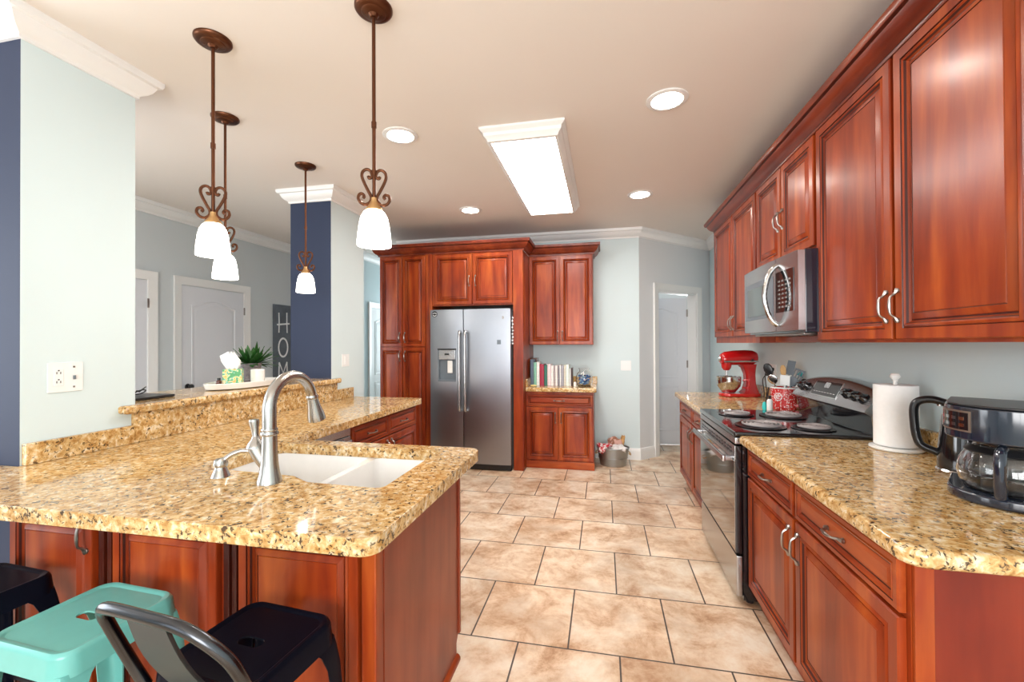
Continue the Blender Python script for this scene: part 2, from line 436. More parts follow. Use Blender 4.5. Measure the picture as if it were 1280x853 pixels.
GLAZED_D = (3, 7)
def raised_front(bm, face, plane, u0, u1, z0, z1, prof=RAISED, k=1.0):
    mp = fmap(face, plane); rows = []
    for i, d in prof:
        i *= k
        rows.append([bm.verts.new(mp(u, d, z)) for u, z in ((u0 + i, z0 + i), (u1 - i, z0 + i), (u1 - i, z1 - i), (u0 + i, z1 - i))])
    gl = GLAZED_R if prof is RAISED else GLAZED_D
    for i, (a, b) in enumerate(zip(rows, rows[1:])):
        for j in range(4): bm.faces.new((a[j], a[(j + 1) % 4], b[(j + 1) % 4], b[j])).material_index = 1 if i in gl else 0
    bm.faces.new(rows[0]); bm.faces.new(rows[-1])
def fbox(bm, face, plane, u0, u1, d0, d1, z0, z1, bev=0.0, mi=0):
    a = fmap(face, plane)(u0, d0, z0); b = fmap(face, plane)(u1, d1, z1)
    x0, x1 = sorted((a[0], b[0])); y0, y1 = sorted((a[1], b[1])); box(bm, x0, x1, y0, y1, z0, z1, bev, mi=mi)
def pull(bm, face, plane, u, z, length=0.11, horiz=False, out=0.030):
    mp = fmap(face, plane); h = length / 2; pts = []; rad = []
    ctrl = [(-h - 0.008, -0.004, 0.0065), (-h, -0.006, 0.0075), (-h + 0.012, -0.013, 0.0050), (-h * 0.55, -out * 0.9, 0.0042), (0, -out, 0.0058), (h * 0.55, -out * 0.9, 0.0042), (h - 0.012, -0.013, 0.0050), (h, -0.006, 0.0075), (h + 0.008, -0.004, 0.0065)]
    sp = spline([(a, b, c) for a, b, c in ctrl], 5)
    for q in sp:
        pts.append(mp(u + q[0], q[1], z) if horiz else mp(u, q[1], z + q[0])); rad.append(max(0.003, q[2]))
    tube(bm, pts, rad, 8)
    for s in (-1, 1):
        c = mp(u + s * h, -0.003, z) if horiz else mp(u, -0.003, z + s * h)
        c2 = mp(u + s * h, 0.0005, z) if horiz else mp(u, 0.0005, z + s * h)
        tube(bm, [c2, c], 0.009, 10)
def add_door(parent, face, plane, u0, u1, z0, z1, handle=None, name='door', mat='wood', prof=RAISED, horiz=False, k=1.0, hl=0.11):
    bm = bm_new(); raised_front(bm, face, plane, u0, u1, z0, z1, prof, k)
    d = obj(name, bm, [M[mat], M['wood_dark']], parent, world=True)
    if handle:
        b2 = bm_new(); pull(b2, face, plane, handle[0], handle[1], hl, horiz)
        obj('handle', b2, M['pewter'], d, world=True)
    return d
CROWN = [(0, 0), (0.012, 0), (0.012, 0.012), (0.015, 0.017), (0.022, 0.022), (0.036, 0.030), (0.050, 0.046), (0.060, 0.066), (0.064, 0.076), (0.078, 0.080), (0.085, 0.092), (0.085, 0.112), (0, 0.112)]
def crown_prof(z, k=1.0, kz=1.0): return [(o * k, z + h * kz) for o, h in CROWN]

# ------------------------------------------------------------------ dimensions
CEIL = 2.80
XR, XL = 1.45, -4.30
YB, YREAR = 5.44, -2.60
CX, CY = 0.424, 5.454        # corner where the angled wall starts
# ------------------------------------------------------------------ the room shell
bm = bm_new(); box(bm, XL - 0.2, 2.4, YREAR - 0.2, 9.4, -0.08, 0.0); struct('floor', bm, M['floor'])
bm = bm_new(); box(bm, XL - 0.2, 2.4, YREAR - 0.2, 9.4, CEIL, CEIL + 0.08); struct('ceiling', bm, M['ceiling'])
bm = bm_new(); box(bm, XR, XR + 0.12, YREAR, 6.45, 0, CEIL); struct('wall_right', bm, M['wall'])
bm = bm_new(); box(bm, -2.72, CX, YB, YB + 0.12, 0, CEIL); struct('wall_back', bm, M['wall'])
# angled wall with a doorway
AD = Vector((1, 1)).normalized(); AN = Vector((1, -1)).normalized()     # along, and towards the kitchen
def ang(t, d, z): p = Vector((CX, CY - 0.014)) + AD * t + AN * d; return (p.x, p.y, z)
def abox(bm, t0, t1, d0, d1, z0, z1, mi=0):
    vs = [bm.verts.new(ang(t, d, z)) for z in (z0, z1) for t, d in ((t0, d0), (t1, d0), (t1, d1), (t0, d1))]
    for q in ((0, 3, 2, 1), (4, 5, 6, 7), (0, 1, 5, 4), (1, 2, 6, 5), (2, 3, 7, 6), (3, 0, 4, 7)): bm.faces.new([vs[i] for i in q]).material_index = mi
TA0, TA1, TD = 0.345, 1.150, 2.075
bm = bm_new(); abox(bm, 0, TA0, -0.12, 0, 0, CEIL); abox(bm, TA1, 1.47, -0.12, 0, 0, CEIL); abox(bm, TA0, TA1, -0.12, 0, TD, CEIL)
struct('wall_angled', bm, M['wall_pale'])
# room beyond the angled doorway
bm = bm_new(); box(bm, -0.2, 2.4, 9.2, 9.32, 0, CEIL); struct('wall_beyond_doorway', bm, M['wall_grey'])
bm = bm_new(); box(bm, -0.25, -0.13, YB + 0.12, 9.2, 0, CEIL); struct('wall_beyond_doorway_left', bm, M['wall_grey'])
bm = bm_new(); box(bm, 2.28, 2.4, 6.45, 9.2, 0, CEIL); box(bm, XR + 0.0, 2.4, 6.45, 6.57, 0, CEIL); struct('wall_beyond_doorway_right', bm, M['wall_grey'])
# left room and hall
bm = bm_new(); box(bm, XL - 0.12, XL, YREAR, -0.45, 0, CEIL); box(bm, XL - 0.12, XL, 1.65, 5.7, 0, CEIL); box(bm, XL - 0.12, XL, -0.45, 1.65, 0, 0.65); box(bm, XL - 0.12, XL, -0.45, 1.65, 2.4, CEIL)
struct('wall_left', bm, M['wall_grey'])
bm = bm_new(); box(bm, XL, -3.55, 5.7, 5.82, 0, CEIL); struct('wall_left_room_back', bm, M['wall_grey'])
bm = bm_new(); box(bm, -3.67, -3.55, 5.82, 8.2, 0, CEIL); struct('wall_hall_left', bm, M['wall'])
bm = bm_new(); box(bm, -2.72, -2.60, YB + 0.12, 8.2, 0, CEIL); struct('wall_hall_right', bm, M['wall'])
bm = bm_new(); box(bm, -3.55, -2.72, 8.1, 8.22, 0, CEIL); struct('wall_hall_end', bm, M['wall'])
# rear wall (behind the camera) with two windows
bm = bm_new()
xs = [XL, -3.9, -1.9, -1.15, 1.15, XR]
for a, b in ((0, 1), (2, 3), (4, 5)): box(bm, xs[a], xs[b], YREAR - 0.12, YREAR, 0, CEIL)
for a, b in ((1, 2), (3, 4)): box(bm, xs[a], xs[b], YREAR - 0.12, YREAR, 0, 0.65); box(bm, xs[a], xs[b], YREAR - 0.12, YREAR, 2.4, CEIL)
struct('wall_rear', bm, M['wall'])
def window(name, x0, x1, y0, y1, z0, z1):
    bm = bm_new(); alongx = (x1 - x0) > (y1 - y0); t = 0.05
    def bar(a0, a1, zz0, zz1):
        if alongx: box(bm, a0, a1, y0, y1, zz0, zz1)
        else: box(bm, x0, x1, a0, a1, zz0, zz1)
    lo, hi = (x0, x1) if alongx else (y0, y1)
    bar(lo, lo + t, z0, z1); bar(hi - t, hi, z0, z1); bar(lo + t, hi - t, z0, z0 + t); bar(lo + t, hi - t, z1 - t, z1)
    mid = (lo + hi) / 2; bar(mid - 0.025, mid + 0.025, z0 + t, z1 - t)
    return struct(name, bm, M['trim'])
window('window_1', -3.9, -1.9, YREAR - 0.1, YREAR - 0.02, 0.65, 2.4)
window('window_2', -1.15, 1.15, YREAR - 0.1, YREAR - 0.02, 0.65, 2.4)
window('window_3', XL - 0.1, XL - 0.02, -0.45, 1.65, 0.65, 2.4)

# pillars between the kitchen and the left room
PX0, PX1 = -2.77, -2.36
def pillar(name, y0, y1):
    bm = bm_new(); vs = box(bm, PX0, PX1, y0, y1, 0, CEIL)
    bm.faces.ensure_lookup_table()
    bmesh.ops.recalc_face_normals(bm, faces=bm.faces[:])
    for f in bm.faces:
        if f.normal.y < -0.5 or f.normal.y > 0.5: f.material_index = 1
    return struct(name, bm, [M['wall'], M['navy']])
pillar('wall_near_pillar', 1.33, 1.78)
pillar('wall_far_pillar', 3.42, 3.955)
bm = bm_new(); box(bm, -2.72, PX1, 1.78, 3.42, 0, 1.065); struct('wall_under_bar', bm, M['wall'])

# crown mouldings and baseboards of the room
def room_crown(name, path, closed=False, z=CEIL - 0.112):
    bm = bm_new(); sweep(bm, path, crown_prof(z), closed); return struct(name, bm, M['trim'])
PT = lambda t, d=0.0: tuple(ang(t, d, 0)[:2])
room_crown('trim_1', [(XR, YREAR), (XR, 6.43), PT(1.40), PT(0), (-2.72, YB)])
room_crown('trim_2', [(PX0, 1.33), (PX0, 1.78), (PX1, 1.78), (PX1, 1.33)][::-1] if False else [(PX0, 1.78), (PX1, 1.78), (PX1, 1.33), (PX0, 1.33)][::1], True)
room_crown('trim_3', [(PX0, 3.955), (PX1, 3.955), (PX1, 3.42), (PX0, 3.42)], True)
room_crown('trim_4', [(-2.72, 8.1), (-3.55, 8.1), (-3.55, 5.7), (XL, 5.7), (XL, YREAR), (XR, YREAR)])
BASEP = [(0, 0), (0.016, 0), (0.016, 0.10), (0.010, 0.118), (0.007, 0.135), (0, 0.14)]
def baseboard(name, path):
    bm = bm_new(); sweep(bm, path, BASEP); return struct(name, bm, M['trim'])
baseboard('baseboard_back', [PT(0.27), PT(0.0), (-0.10, YB)])
baseboard('baseboard_angled', [PT(1.40), PT(1.24)])
baseboard('baseboard_left', [(XL, 3.44), (XL, 2.0)])
baseboard('baseboard_left_room', [(XL, 5.7), (XL, 4.68)])

# ------------------------------------------------------------------ doors of the room (structure)
def arch_panel(bm, mp, u0, u1, z0, z1, arch=0.0, d=0.012):
    """raised door panel with an arched head: bead, groove, field"""
    def outline(i):
        pts = [(u0 + i, z0 + i), (u1 - i, z0 + i)]
        n = 12
        for k in range(n + 1):
            s = k / n; u = (u1 - i) + (u0 - u1 + 2 * i) * s
            pts.append((u, z1 - i - arch + arch * (math.sin(PI * s) ** 1.5)))
        return pts
    rows = []
    for i, dd in ((0, 0.0), (0.004, -0.006), (0.014, -0.007), (0.022, 0.0015), (0.028, 0.002), (0.052, -0.004), (0.055, -0.0045)):
        rows.append([bm.verts.new(mp(u, dd, z)) for u, z in outline(i)])
    for a, b in zip(rows, rows[1:]):
        for j in range(len(a)): bm.faces.new((a[j], a[(j + 1) % len(a)], b[(j + 1) % len(a)], b[j]))
    bm.faces.new(rows[-1])
def panel_door(bm, mp, w, h, th=0.035):
    box_pts = [mp(u, d, z) for z in (0.01, h) for u, d in ((0, 0), (w, 0), (w, th), (0, th))]
    vs = [bm.verts.new(p) for p in box_pts]
    for q in ((0, 3, 2, 1), (4, 5, 6, 7), (0, 1, 5, 4), (1, 2, 6, 5), (2, 3, 7, 6), (3, 0, 4, 7)): bm.faces.new([vs[i] for i in q])
    arch_panel(bm, mp, 0.115, w - 0.115, 0.93, h - 0.13, 0.07)
    arch_panel(bm, mp, 0.115, w - 0.115, 0.20, 0.82, 0.0)
def casing(bm, mp, w, h, cw=0.085, th=0.018):
    """three-sided door casing round an opening of w x h; mp(u, depth, z)"""
    prof = [(0, 0), (0, -0.010), (0.012, -0.014), (0.060, -0.018), (0.072, -0.024), (cw, -0.024), (cw, 0)]
    rows = []
    for (u, z, su, sz) in ((0, 0, -1, 0), (0, h, -1, 1), (w, h, 1, 1), (w, 0, 1, 0)):
        rows.append([bm.verts.new(mp(u + su * o, d, z + sz * o)) for o, d in prof])
    for a, b in zip(rows, rows[1:]):
        for j in range(len(prof)): bm.faces.new((a[j], b[j], b[(j + 1) % len(prof)], a[(j + 1) % len(prof)]))
    bm.faces.new(rows[0]); bm.faces.new(rows[-1])
def knob(bm, p, axis):
    """round door knob; axis = outward unit vector"""
    R = Vector((0, 0, 1)).rotation_difference(Vector(axis)).to_matrix().to_4x4()
    lathe(bm, [(0.030, 0), (0.032, 0.004), (0.028, 0.009), (0.012, 0.012), (0.011, 0.030), (0.022, 0.036), (0.029, 0.048), (0.027, 0.060), (0.015, 0.067), (0, 0.068)], seg=20, mat=Matrix.Translation(Vector(p)) @ R)
# two doors in the left room wall (facing +x)
for nm, y0 in (('door_1', 3.69), ('door_2', 2.55)):
    mp = lambda u, d, z, y0=y0: (XL + 0.004 - d, y0 + u, z)
    bm = bm_new(); panel_door(bm, lambda u, d, z: mp(u, d * 0.05 if d > 0.01 else d, z), 0.80, 2.04)
    dd = struct(nm, bm, M['door_white'])
    bm = bm_new(); casing(bm, mp, 0.80, 2.045); obj('casing', bm, M['trim'], dd, world=True)
    bm = bm_new(); knob(bm, (XL + 0.01, y0 + 0.065, 0.975), (1, 0, 0)); obj('door_knob', bm, M['black'], dd, world=True)
    for hz in (1.82, 0.25):
        bm = bm_new(); box(bm, XL + 0.006, XL + 0.018, y0 + 0.797, y0 + 0.812, hz - 0.045, hz + 0.045, 0.003); obj('hinge', bm, M['pewter'], dd, world=True)
# hall door (edge-on casing behind the far pillar)
bm = bm_new(); mp = lambda u, d, z: (-3.55 + 0.004 - d, 6.15 + u, z); panel_door(bm, lambda u, d, z: mp(u, d * 0.05 if d > 0.01 else d, z), 0.76, 1.98)
dd = struct('door_3', bm, M['trim']); bm = bm_new(); casing(bm, mp, 0.76, 1.985); obj('casing', bm, M['trim'], dd, world=True)
# angled doorway: casing, jamb and a half-open door hinged at the right jamb
bm = bm_new(); casing(bm, lambda u, d, z: ang(TA0 + u, -d, z), TA1 - TA0, TD, 0.085)
dd = struct('trim_5', bm, M['trim'])
bm = bm_new(); abox(bm, TA0, TA0 + 0.018, -0.13, 0.0, 0, TD); abox(bm, TA1 - 0.018, TA1, -0.13, 0.0, 0, TD); abox(bm, TA0 + 0.018, TA1 - 0.018, -0.13, 0.0, TD - 0.018, TD); obj('jamb', bm, M['trim'], dd, world=True)
hp = Vector(ang(TA1 - 0.022, -0.135, 0)); dirv = Vector((-AD.x, -AD.y, 0)); openang = math.radians(-38)
dv = Matrix.Rotation(openang, 3, 'Z') @ dirv; dn = Vector((dv.y, -dv.x, 0))
if dn.dot(Vector((AN.x, AN.y, 0))) < 0: dn = -dn
bm = bm_new(); panel_door(bm, lambda u, d, z: tuple(hp + dv * u - dn * d + Vector((0, 0, z))), 0.74, 2.03)
dd = struct('door_4', bm, M['door_white'])
for hz in (1.82, 1.12, 0.25):
    bm = bm_new(); tube(bm, [hp + dn * 0.006 + Vector((0, 0, hz - 0.05)), hp + dn * 0.006 + Vector((0, 0, hz + 0.05))], 0.010, 8)
    c = hp + dv * 0.02; obj('hinge', bm, M['pewter'], dd, world=True)

# ------------------------------------------------------------------ wall plates
def plate(face, plane, u0, u1, z0, z1, label, cat, items, name='light_switch'):
    t = thing(name, label, cat, fmap(face, plane)((u0 + u1) / 2, 0, (z0 + z1) / 2))
    bm = bm_new(); fbox(bm, face, plane, u0, u1, -0.006, -0.0005, z0, z1, 0.0025); obj('cover_plate', bm, M['plate'], t, world=True)
    for kind, uu in items:
        zc = (z0 + z1) / 2
        if kind == 'rocker':
            bm = bm_new(); fbox(bm, face, plane, uu - 0.017, uu + 0.017, -0.010, -0.006, zc - 0.034, zc + 0.034, 0.002); obj('rocker', bm, M['plate'], t, world=True)
        elif kind == 'slider':
            bm = bm_new(); fbox(bm, face, plane, uu - 0.004, uu + 0.004, -0.014, -0.006, zc - 0.012, zc + 0.006, 0.001); obj('toggle', bm, M['grey_plastic'], t, world=True)
            for dz in (-0.045, 0.045):
                bm = bm_new(); fbox(bm, face, plane, uu - 0.004, uu + 0.004, -0.008, -0.006, zc + dz - 0.004, zc + dz + 0.004, 0.001); obj('screw', bm, M['pewter'], t, world=True)
        else:
            bm = bm_new(); fbox(bm, face, plane, uu - 0.018, uu + 0.018, -0.009, -0.006, zc - 0.038, zc + 0.038, 0.002); s = obj('socket', bm, M['plate'], t, world=True)
            for dz in (-0.020, 0.020):
                bm = bm_new()
                for du in (-0.007, 0.007): fbox(bm, face, plane, uu + du - 0.0014, uu + du + 0.0014, -0.0096, -0.0088, zc + dz - 0.005, zc + dz + 0.005)
                fbox(bm, face, plane, uu - 0.003, uu + 0.003, -0.0096, -0.0088, zc + dz + 0.008, zc + dz + 0.013)
                obj('slots', bm, M['black'], s, world=True)
    return t
plate('E', PX1, 1.417, 1.549, 1.205, 1.337, 'white double wall plate with outlet and switch on the near pillar', 'outlet', [('outlet', 1.455), ('slider', 1.513)], 'outlet_plate')
plate('E', PX1, 3.575, 3.69, 1.206, 1.322, 'white rocker switch plate on the far pillar above the worktop', 'switch', [('rocker', 3.632)])
plate('S', YB, 0.205, 0.326, 1.078, 1.198, 'white double switch plate on the back wall above the metal tub', 'switch', [('rocker', 0.237), ('rocker', 0.294)])
op = plate('W', XR, 4.10, 4.24, 1.09, 1.22, 'white outlet plate on the right wall behind the red stand mixer', 'outlet', [('outlet', 4.14), ('outlet', 4.20)], 'outlet_plate')
for pz_, lb in ((1.178, 'upper black plug in the outlet behind the red mixer'), (1.128, 'lower black plug in the outlet behind the red mixer')):
    bm = bm_new(); yq = 4.14 if pz_ > 1.15 else 4.20
    bm.clear(); tube(bm, [(XR - 0.0095, yq, pz_), (XR - 0.03, yq, pz_), (XR - 0.055, yq, pz_ - 0.004)], [0.014, 0.014, 0.008], 10)
    tube(bm, spline([(XR - 0.053, yq, pz_ - 0.004), (XR - 0.075, yq + 0.005, pz_ - 0.05), (XR - 0.06, yq + 0.02, 0.98), (XR - 0.06, yq + 0.025, 0.922)], 6), 0.004, 6)
    origin_to(tag(obj('power_plug', bm, M['black']), lb, 'plug', 'plugs behind the mixer'), (XR, yq, pz_))

# ------------------------------------------------------------------ ceiling lights
t = thing('ceiling_light', 'rectangular ceiling light with white moulded frame and glowing diffuser', 'ceiling light', (-0.495, 3.52, CEIL))
lx0, lx1, ly0, ly1 = -0.775, -0.225, 2.66, 4.40
bm = bm_new()
fr = [(0, CEIL), (0.0, CEIL - 0.012), (-0.010, CEIL - 0.022), (-0.022, CEIL - 0.030), (-0.026, CEIL - 0.050), (-0.040, CEIL - 0.062), (-0.048, CEIL - 0.080), (-0.058, CEIL - 0.084), (-0.066, CEIL - 0.084), (-0.066, CEIL)]
sweep(bm, [(lx0, ly0), (lx0, ly1), (lx1, ly1), (lx1, ly0)], fr, True)
obj('frame', bm, M['trim'], t, world=True)
bm = bm_new(); box(bm, lx0 + 0.067, lx1 - 0.067, ly0 + 0.067, ly1 - 0.067, CEIL - 0.080, CEIL - 0.05, 0.01)
obj('diffuser', bm, M['panel_light'], t, world=True)
cans = [(0.363, 2.59, 'round recessed ceiling light nearest the right wall cabinets'), (-1.31, 2.65, 'round recessed ceiling light just behind the nearest right pendant rod'), (0.342, 4.19, 'round recessed ceiling light right of the far end of the ceiling panel'), (-1.34, 4.29, 'round recessed ceiling light in front of the tall pantry')]
for cx, cy, lb in cans:
    t = thing('recessed_light', lb, 'ceiling light', (cx, cy, CEIL), 0, 'recessed ceiling lights')
    bm = bm_new(); lathe(bm, [(0.115, -0.001), (0.115, -0.006), (0.108, -0.010), (0.088, -0.011), (0.080, -0.004), (0.080, -0.001)], seg=36, cap0=False, cap1=False)
    bm.verts.ensure_lookup_table(); obj('trim_ring', bm, M['trim'], t)
    bm = bm_new(); lathe(bm, [(0, -0.0012), (0.079, -0.0012), (0.070, -0.006), (0, -0.010)], seg=32); obj('bulb', bm, M['can_light'], t)
pend = [(-1.728, 1.637, 'bronze pendant lamp over the peninsula left of the faucet, in front of another pendant'), (-2.25, 2.215, 'bronze pendant lamp over the bar, half hidden behind a nearer pendant'), (-2.25, 2.943, 'bronze pendant lamp hanging in front of the navy pillar face'), (-0.92, 1.623, 'bronze pendant lamp on the right, hanging over the sink end of the peninsula')]
def make_pendant():
    t = thing('pendant_light', '', 'pendant lamp', (0, 0, CEIL), 0, 'pendants over the peninsula and bar')
    zb = 1.815 - CEIL
    bm = bm_new(); lathe(bm, [(0, 0), (0.076, 0), (0.076, -0.008), (0.070, -0.016), (0.060, -0.020), (0.050, -0.021), (0.045, -0.026), (0.022, -0.030), (0.014, -0.040), (0, -0.042)], seg=32)
    for s in (-1, 1): lathe(bm, [(0, -0.030), (0.006, -0.028), (0.006, -0.018)], (0.032 * s, 0, 0), 10)
    obj('canopy', bm, M['bronze'], t)
    bm = bm_new(); tube(bm, [(0, 0, -0.035), (0, 0, zb + 0.185)], 0.0075, 12)
    for zz in (zb + 0.50, zb + 0.30): lathe(bm, [(0.0105, -0.012), (0.0105, 0.012)], (0, 0, zz), 12)
    obj('rod', bm, M['bronze'], t)
    for s in (-1, 1):
        bm = bm_new(); pts = []
        for k in range(15):   # upper curl
            a = math.radians(250 - 22 * k); r = 0.010 + 0.0011 * k
            pts.append((0.034 - 0.006 + r * math.cos(a) * 0.9, zb + 0.292 + r * math.sin(a)))
        pts = pts[:12]
        ctrl = [(0.012, 0.290), (0.016, 0.281), (0.024, 0.281), (0.027, 0.290), (0.020, 0.303), (0.010, 0.300)]
        path = spline([(s * x * 0.88, 0, zb + z) for x, z in [(0.026, 0.287), (0.022, 0.279), (0.013, 0.281), (0.009, 0.292), (0.017, 0.309), (0.034, 0.314), (0.050, 0.304), (0.054, 0.285), (0.044, 0.258), (0.026, 0.225), (0.014, 0.203), (0.017, 0.183), (0.036, 0.170), (0.058, 0.175), (0.070, 0.192), (0.066, 0.209), (0.052, 0.213), (0.044, 0.203), (0.050, 0.195)]], 6)
        tube(bm, path, 0.0065, 8)
        obj('scroll', bm, M['bronze'], t)
    bm = bm_new(); lathe(bm, [(0, 0.200), (0.013, 0.198), (0.014, 0.185), (0.020, 0.172), (0.029, 0.160), (0.034, 0.150), (0.034, 0.146), (0, 0.146)], (0, 0, zb), 24); obj('shade_holder', bm, M['brass'], t)
    bm = bm_new(); lathe(bm, [(0.030, 0.146), (0.042, 0.138), (0.052, 0.120), (0.059, 0.092), (0.064, 0.055), (0.0675, 0.015), (0.0675, 0.0), (0.065, 0.0), (0.0615, 0.052), (0.055, 0.095), (0.043, 0.130), (0.030, 0.142)], (0, 0, zb), 32, cap0=False, cap1=False); obj('lamp_shade', bm, M['shade_light'], t)
    return t
def dup(root, loc, rz=0.0, label=None):
    r = root.copy(); COL.objects.link(r); r.location = loc; r.rotation_euler = (0, 0, rz)
    if label: r['label'] = label
    for ch in list(root.children):
        c = ch.copy(); COL.objects.link(c); c.parent = r
        for g in list(ch.children):
            d = g.copy(); COL.objects.link(d); d.parent = c
    return r
p0 = make_pendant(); p0['label'] = pend[0][2]; p0.location = (pend[0][0], pend[0][1], CEIL); p0.rotation_euler = (0, 0, math.radians(38))
for (px_, py_, lb), rz in zip(pend[1:], (30, 24, 24)): dup(p0, (px_, py_, CEIL), math.radians(rz), lb)

# ------------------------------------------------------------------ peninsula: worktop, sink, cabinets
ZC0, ZC1 = 0.867, 0.915
outer = [(-0.572, 1.000), (-0.572, 1.985), (-1.610, 1.985), (-1.630, 3.74), (PX1 + 0.001, 3.74), (PX1 + 0.001, 1.325), (-2.95, 1.325), (-2.95, 0.985)]
outer = round_poly(outer, [0.05, 0.06, 0.02, 0.05, 0, 0, 0, 0.0], 6)
SX0, SX1, SY0, SY1 = -1.595, -0.748, 1.365, 1.895
sink_hole = round_poly([(SX0, SY1), (SX1, SY1), (SX1, SY0), (-1.05, SY0 + 0.012), (-1.15, SY0 + 0.068), (SX0, SY0 + 0.095)], [0.04, 0.025, 0.03, 0.06, 0.06, 0.06], 5)
t = thing('peninsula_worktop', 'L-shaped polished gold granite worktop with sink cut-out on the peninsula', 'worktop', (-1.4, 1.5, ZC0))
bm = bm_new(); prism(bm, outer, ZC0, ZC1, 0.019, 4, [sink_hole]); obj('slab', bm, M['granite'], t, world=True)
bm = bm_new(); ZB = ZC1 + 0.001
box(bm, PX1 + 0.001, PX1 + 0.028, 1.335, 1.76, ZB, 1.005, 0.003); box(bm, PX1 + 0.001, PX1 + 0.028, 1.76, 3.47, ZB, 1.066, 0.002); box(bm, PX1 + 0.001, PX1 + 0.028, 3.47, 3.73, ZB, 1.005, 0.003)
obj('backsplash', bm, M['granite'], t, world=True)
t = thing('bar_counter', 'raised narrow granite bar ledge between the two pillars', 'counter', (-2.55, 2.6, 1.068))
bm = bm_new()
ledge = [(-2.302, 1.70), (-2.302, 3.50), (PX1 + 0.001, 3.50), (PX1 + 0.001, 3.418), (-2.86, 3.418), (-2.86, 1.782), (PX1 + 0.001, 1.782), (PX1 + 0.001, 1.70)]
prism(bm, round_poly(ledge, [0.02, 0.02, 0, 0, 0.03, 0.03, 0, 0], 4), 1.068, 1.110, 0.012, 3); obj('slab', bm, M['granite'], t, world=True)
# sink: white double bowl undermount
t = thing('kitchen_sink', 'white undermount double bowl kitchen sink in the granite peninsula', 'sink', (-1.13, 1.62, ZC0))
def basin(poly, zt, zb, th, taper):
    bm = bm_new(); cx = sum(p[0] for p in poly) / len(poly); cy = sum(p[1] for p in poly) / len(poly)
    def ring(off, z, sh=0.0):
        vs = []
        for x, y in poly:
            d = Vector((x - cx, y - cy)); L = d.length; q = d * ((L + off) / L)
            vs.append(bm.verts.new((cx + q.x, cy + q.y, z)))
        return vs
    rs = [ring(-0.09, zb - 0.002), ring(-taper - 0.03, zb), ring(-taper - 0.008, zb + 0.012), ring(-taper, zb + 0.035), ring(0, zt), ring(th, zt), ring(th - taper, zb - 0.02)]
    for a, b in zip(rs, rs[1:]):
        for j in range(len(a)): bm.faces.new((a[j], a[(j + 1) % len(a)], b[(j + 1) % len(a)], b[j]))
    bm.faces.new(rs[0]); bm.faces.new(rs[-1]); return bm
left_b = round_poly([(SX0 - 0.004, SY1 + 0.004), (-1.100, SY1 + 0.004), (-1.100, SY0 + 0.036), (-1.150, SY0 + 0.062), (SX0 - 0.004, SY0 + 0.090)], [0.05, 0.03, 0.03, 0.03, 0.05], 5)
right_b = round_poly([(-1.066, SY1 + 0.004), (SX1 + 0.004, SY1 + 0.004), (SX1 + 0.004, SY0 - 0.004), (-1.066, SY0 + 0.012)], [0.03, 0.04, 0.04, 0.03], 5)
bm = bm_new(); prism(bm, rrect(SX0 - 0.022, SX1 + 0.022, SY0 - 0.018, SY1 + 0.020, 0.04, 4), ZC0 - 0.012, ZC0 - 0.0015, 0, 0, [left_b, right_b]); obj('rim', bm, M['sink'], t, world=True)
for nm, pl in (('left_bowl', left_b), ('right_bowl', right_b)):
    b_ = obj(nm, basin(pl, ZC0 - 0.003, 0.675, 0.006, 0.012), M['sink'], t, world=True)
    cx = sum(p[0] for p in pl) / len(pl); cy = sum(p[1] for p in pl) / len(pl)
    bm = bm_new(); lathe(bm, [(0, 0.003), (0.03, 0.002), (0.042, 0.006), (0.046, 0.002), (0.046, -0.001)], (cx, cy, 0.676), 24); obj('drain', bm, M['chrome'], b_, world=True)
# faucet
t = thing('kitchen_faucet', 'brushed nickel gooseneck faucet with pull-down spray at the sink', 'faucet', (-1.178, 1.345, ZC1 + 0.001))
bm = bm_new(); lathe(bm, [(0.0, 0), (0.042, 0), (0.041, 0.010), (0.034, 0.035), (0.029, 0.07), (0.026, 0.12), (0.025, 0.165), (0.0255, 0.172), (0.0, 0.172)], seg=28); obj('body', bm, M['steel_v'], t)
bm = bm_new(); lathe(bm, [(0.0, 0.170), (0.029, 0.170), (0.031, 0.176), (0.029, 0.182), (0.0, 0.182)], seg=28); lathe(bm, [(0.0, 0.186), (0.027, 0.186), (0.028, 0.190), (0.027, 0.194), (0, 0.194)], seg=28); obj('collar', bm, M['steel_v'], t)
bm = bm_new(); arc = [(0, 0, 0.18), (0, 0, 0.22), (0, 0, 0.262)]
for k in range(1, 17):
    a = PI * 0.94 * k / 16; arc.append((0, 0.117 - 0.117 * math.cos(a), 0.262 + 0.112 * math.sin(a)))
tube(bm, arc, [0.0235] * 3 + [0.0225 - 0.003 * k / 16 for k in range(16)], 16)
obj('spout', bm, M['steel_v'], t)
e = Vector(arc[-1]); dv2 = (Vector(arc[-1]) - Vector(arc[-2])).normalized()
bm = bm_new(); tube(bm, [e - dv2 * 0.006, e, e + dv2 * 0.008, e + dv2 * 0.012, e + dv2 * 0.05, e + dv2 * 0.085, e + dv2 * 0.105], [0.0205, 0.0235, 0.0235, 0.021, 0.026, 0.034, 0.036], 20); obj('spray_head', bm, M['steel_v'], t)
bm = bm_new(); hd = Vector((-0.62, 0.30, 0.0))
tube(bm, [(0, 0, 0.030), (-0.022, 0.003, 0.060), (-0.046, 0.006, 0.095), (-0.064, 0.008, 0.122)], [0.014, 0.019, 0.026, 0.028], 16)
lathe(bm, [(0.031, 0), (0.032, 0.005), (0.027, 0.018), (0.016, 0.032), (0.011, 0.045)], (-0.065, 0.008, 0.118), 18); obj('handle_base', bm, M['steel_v'], t)
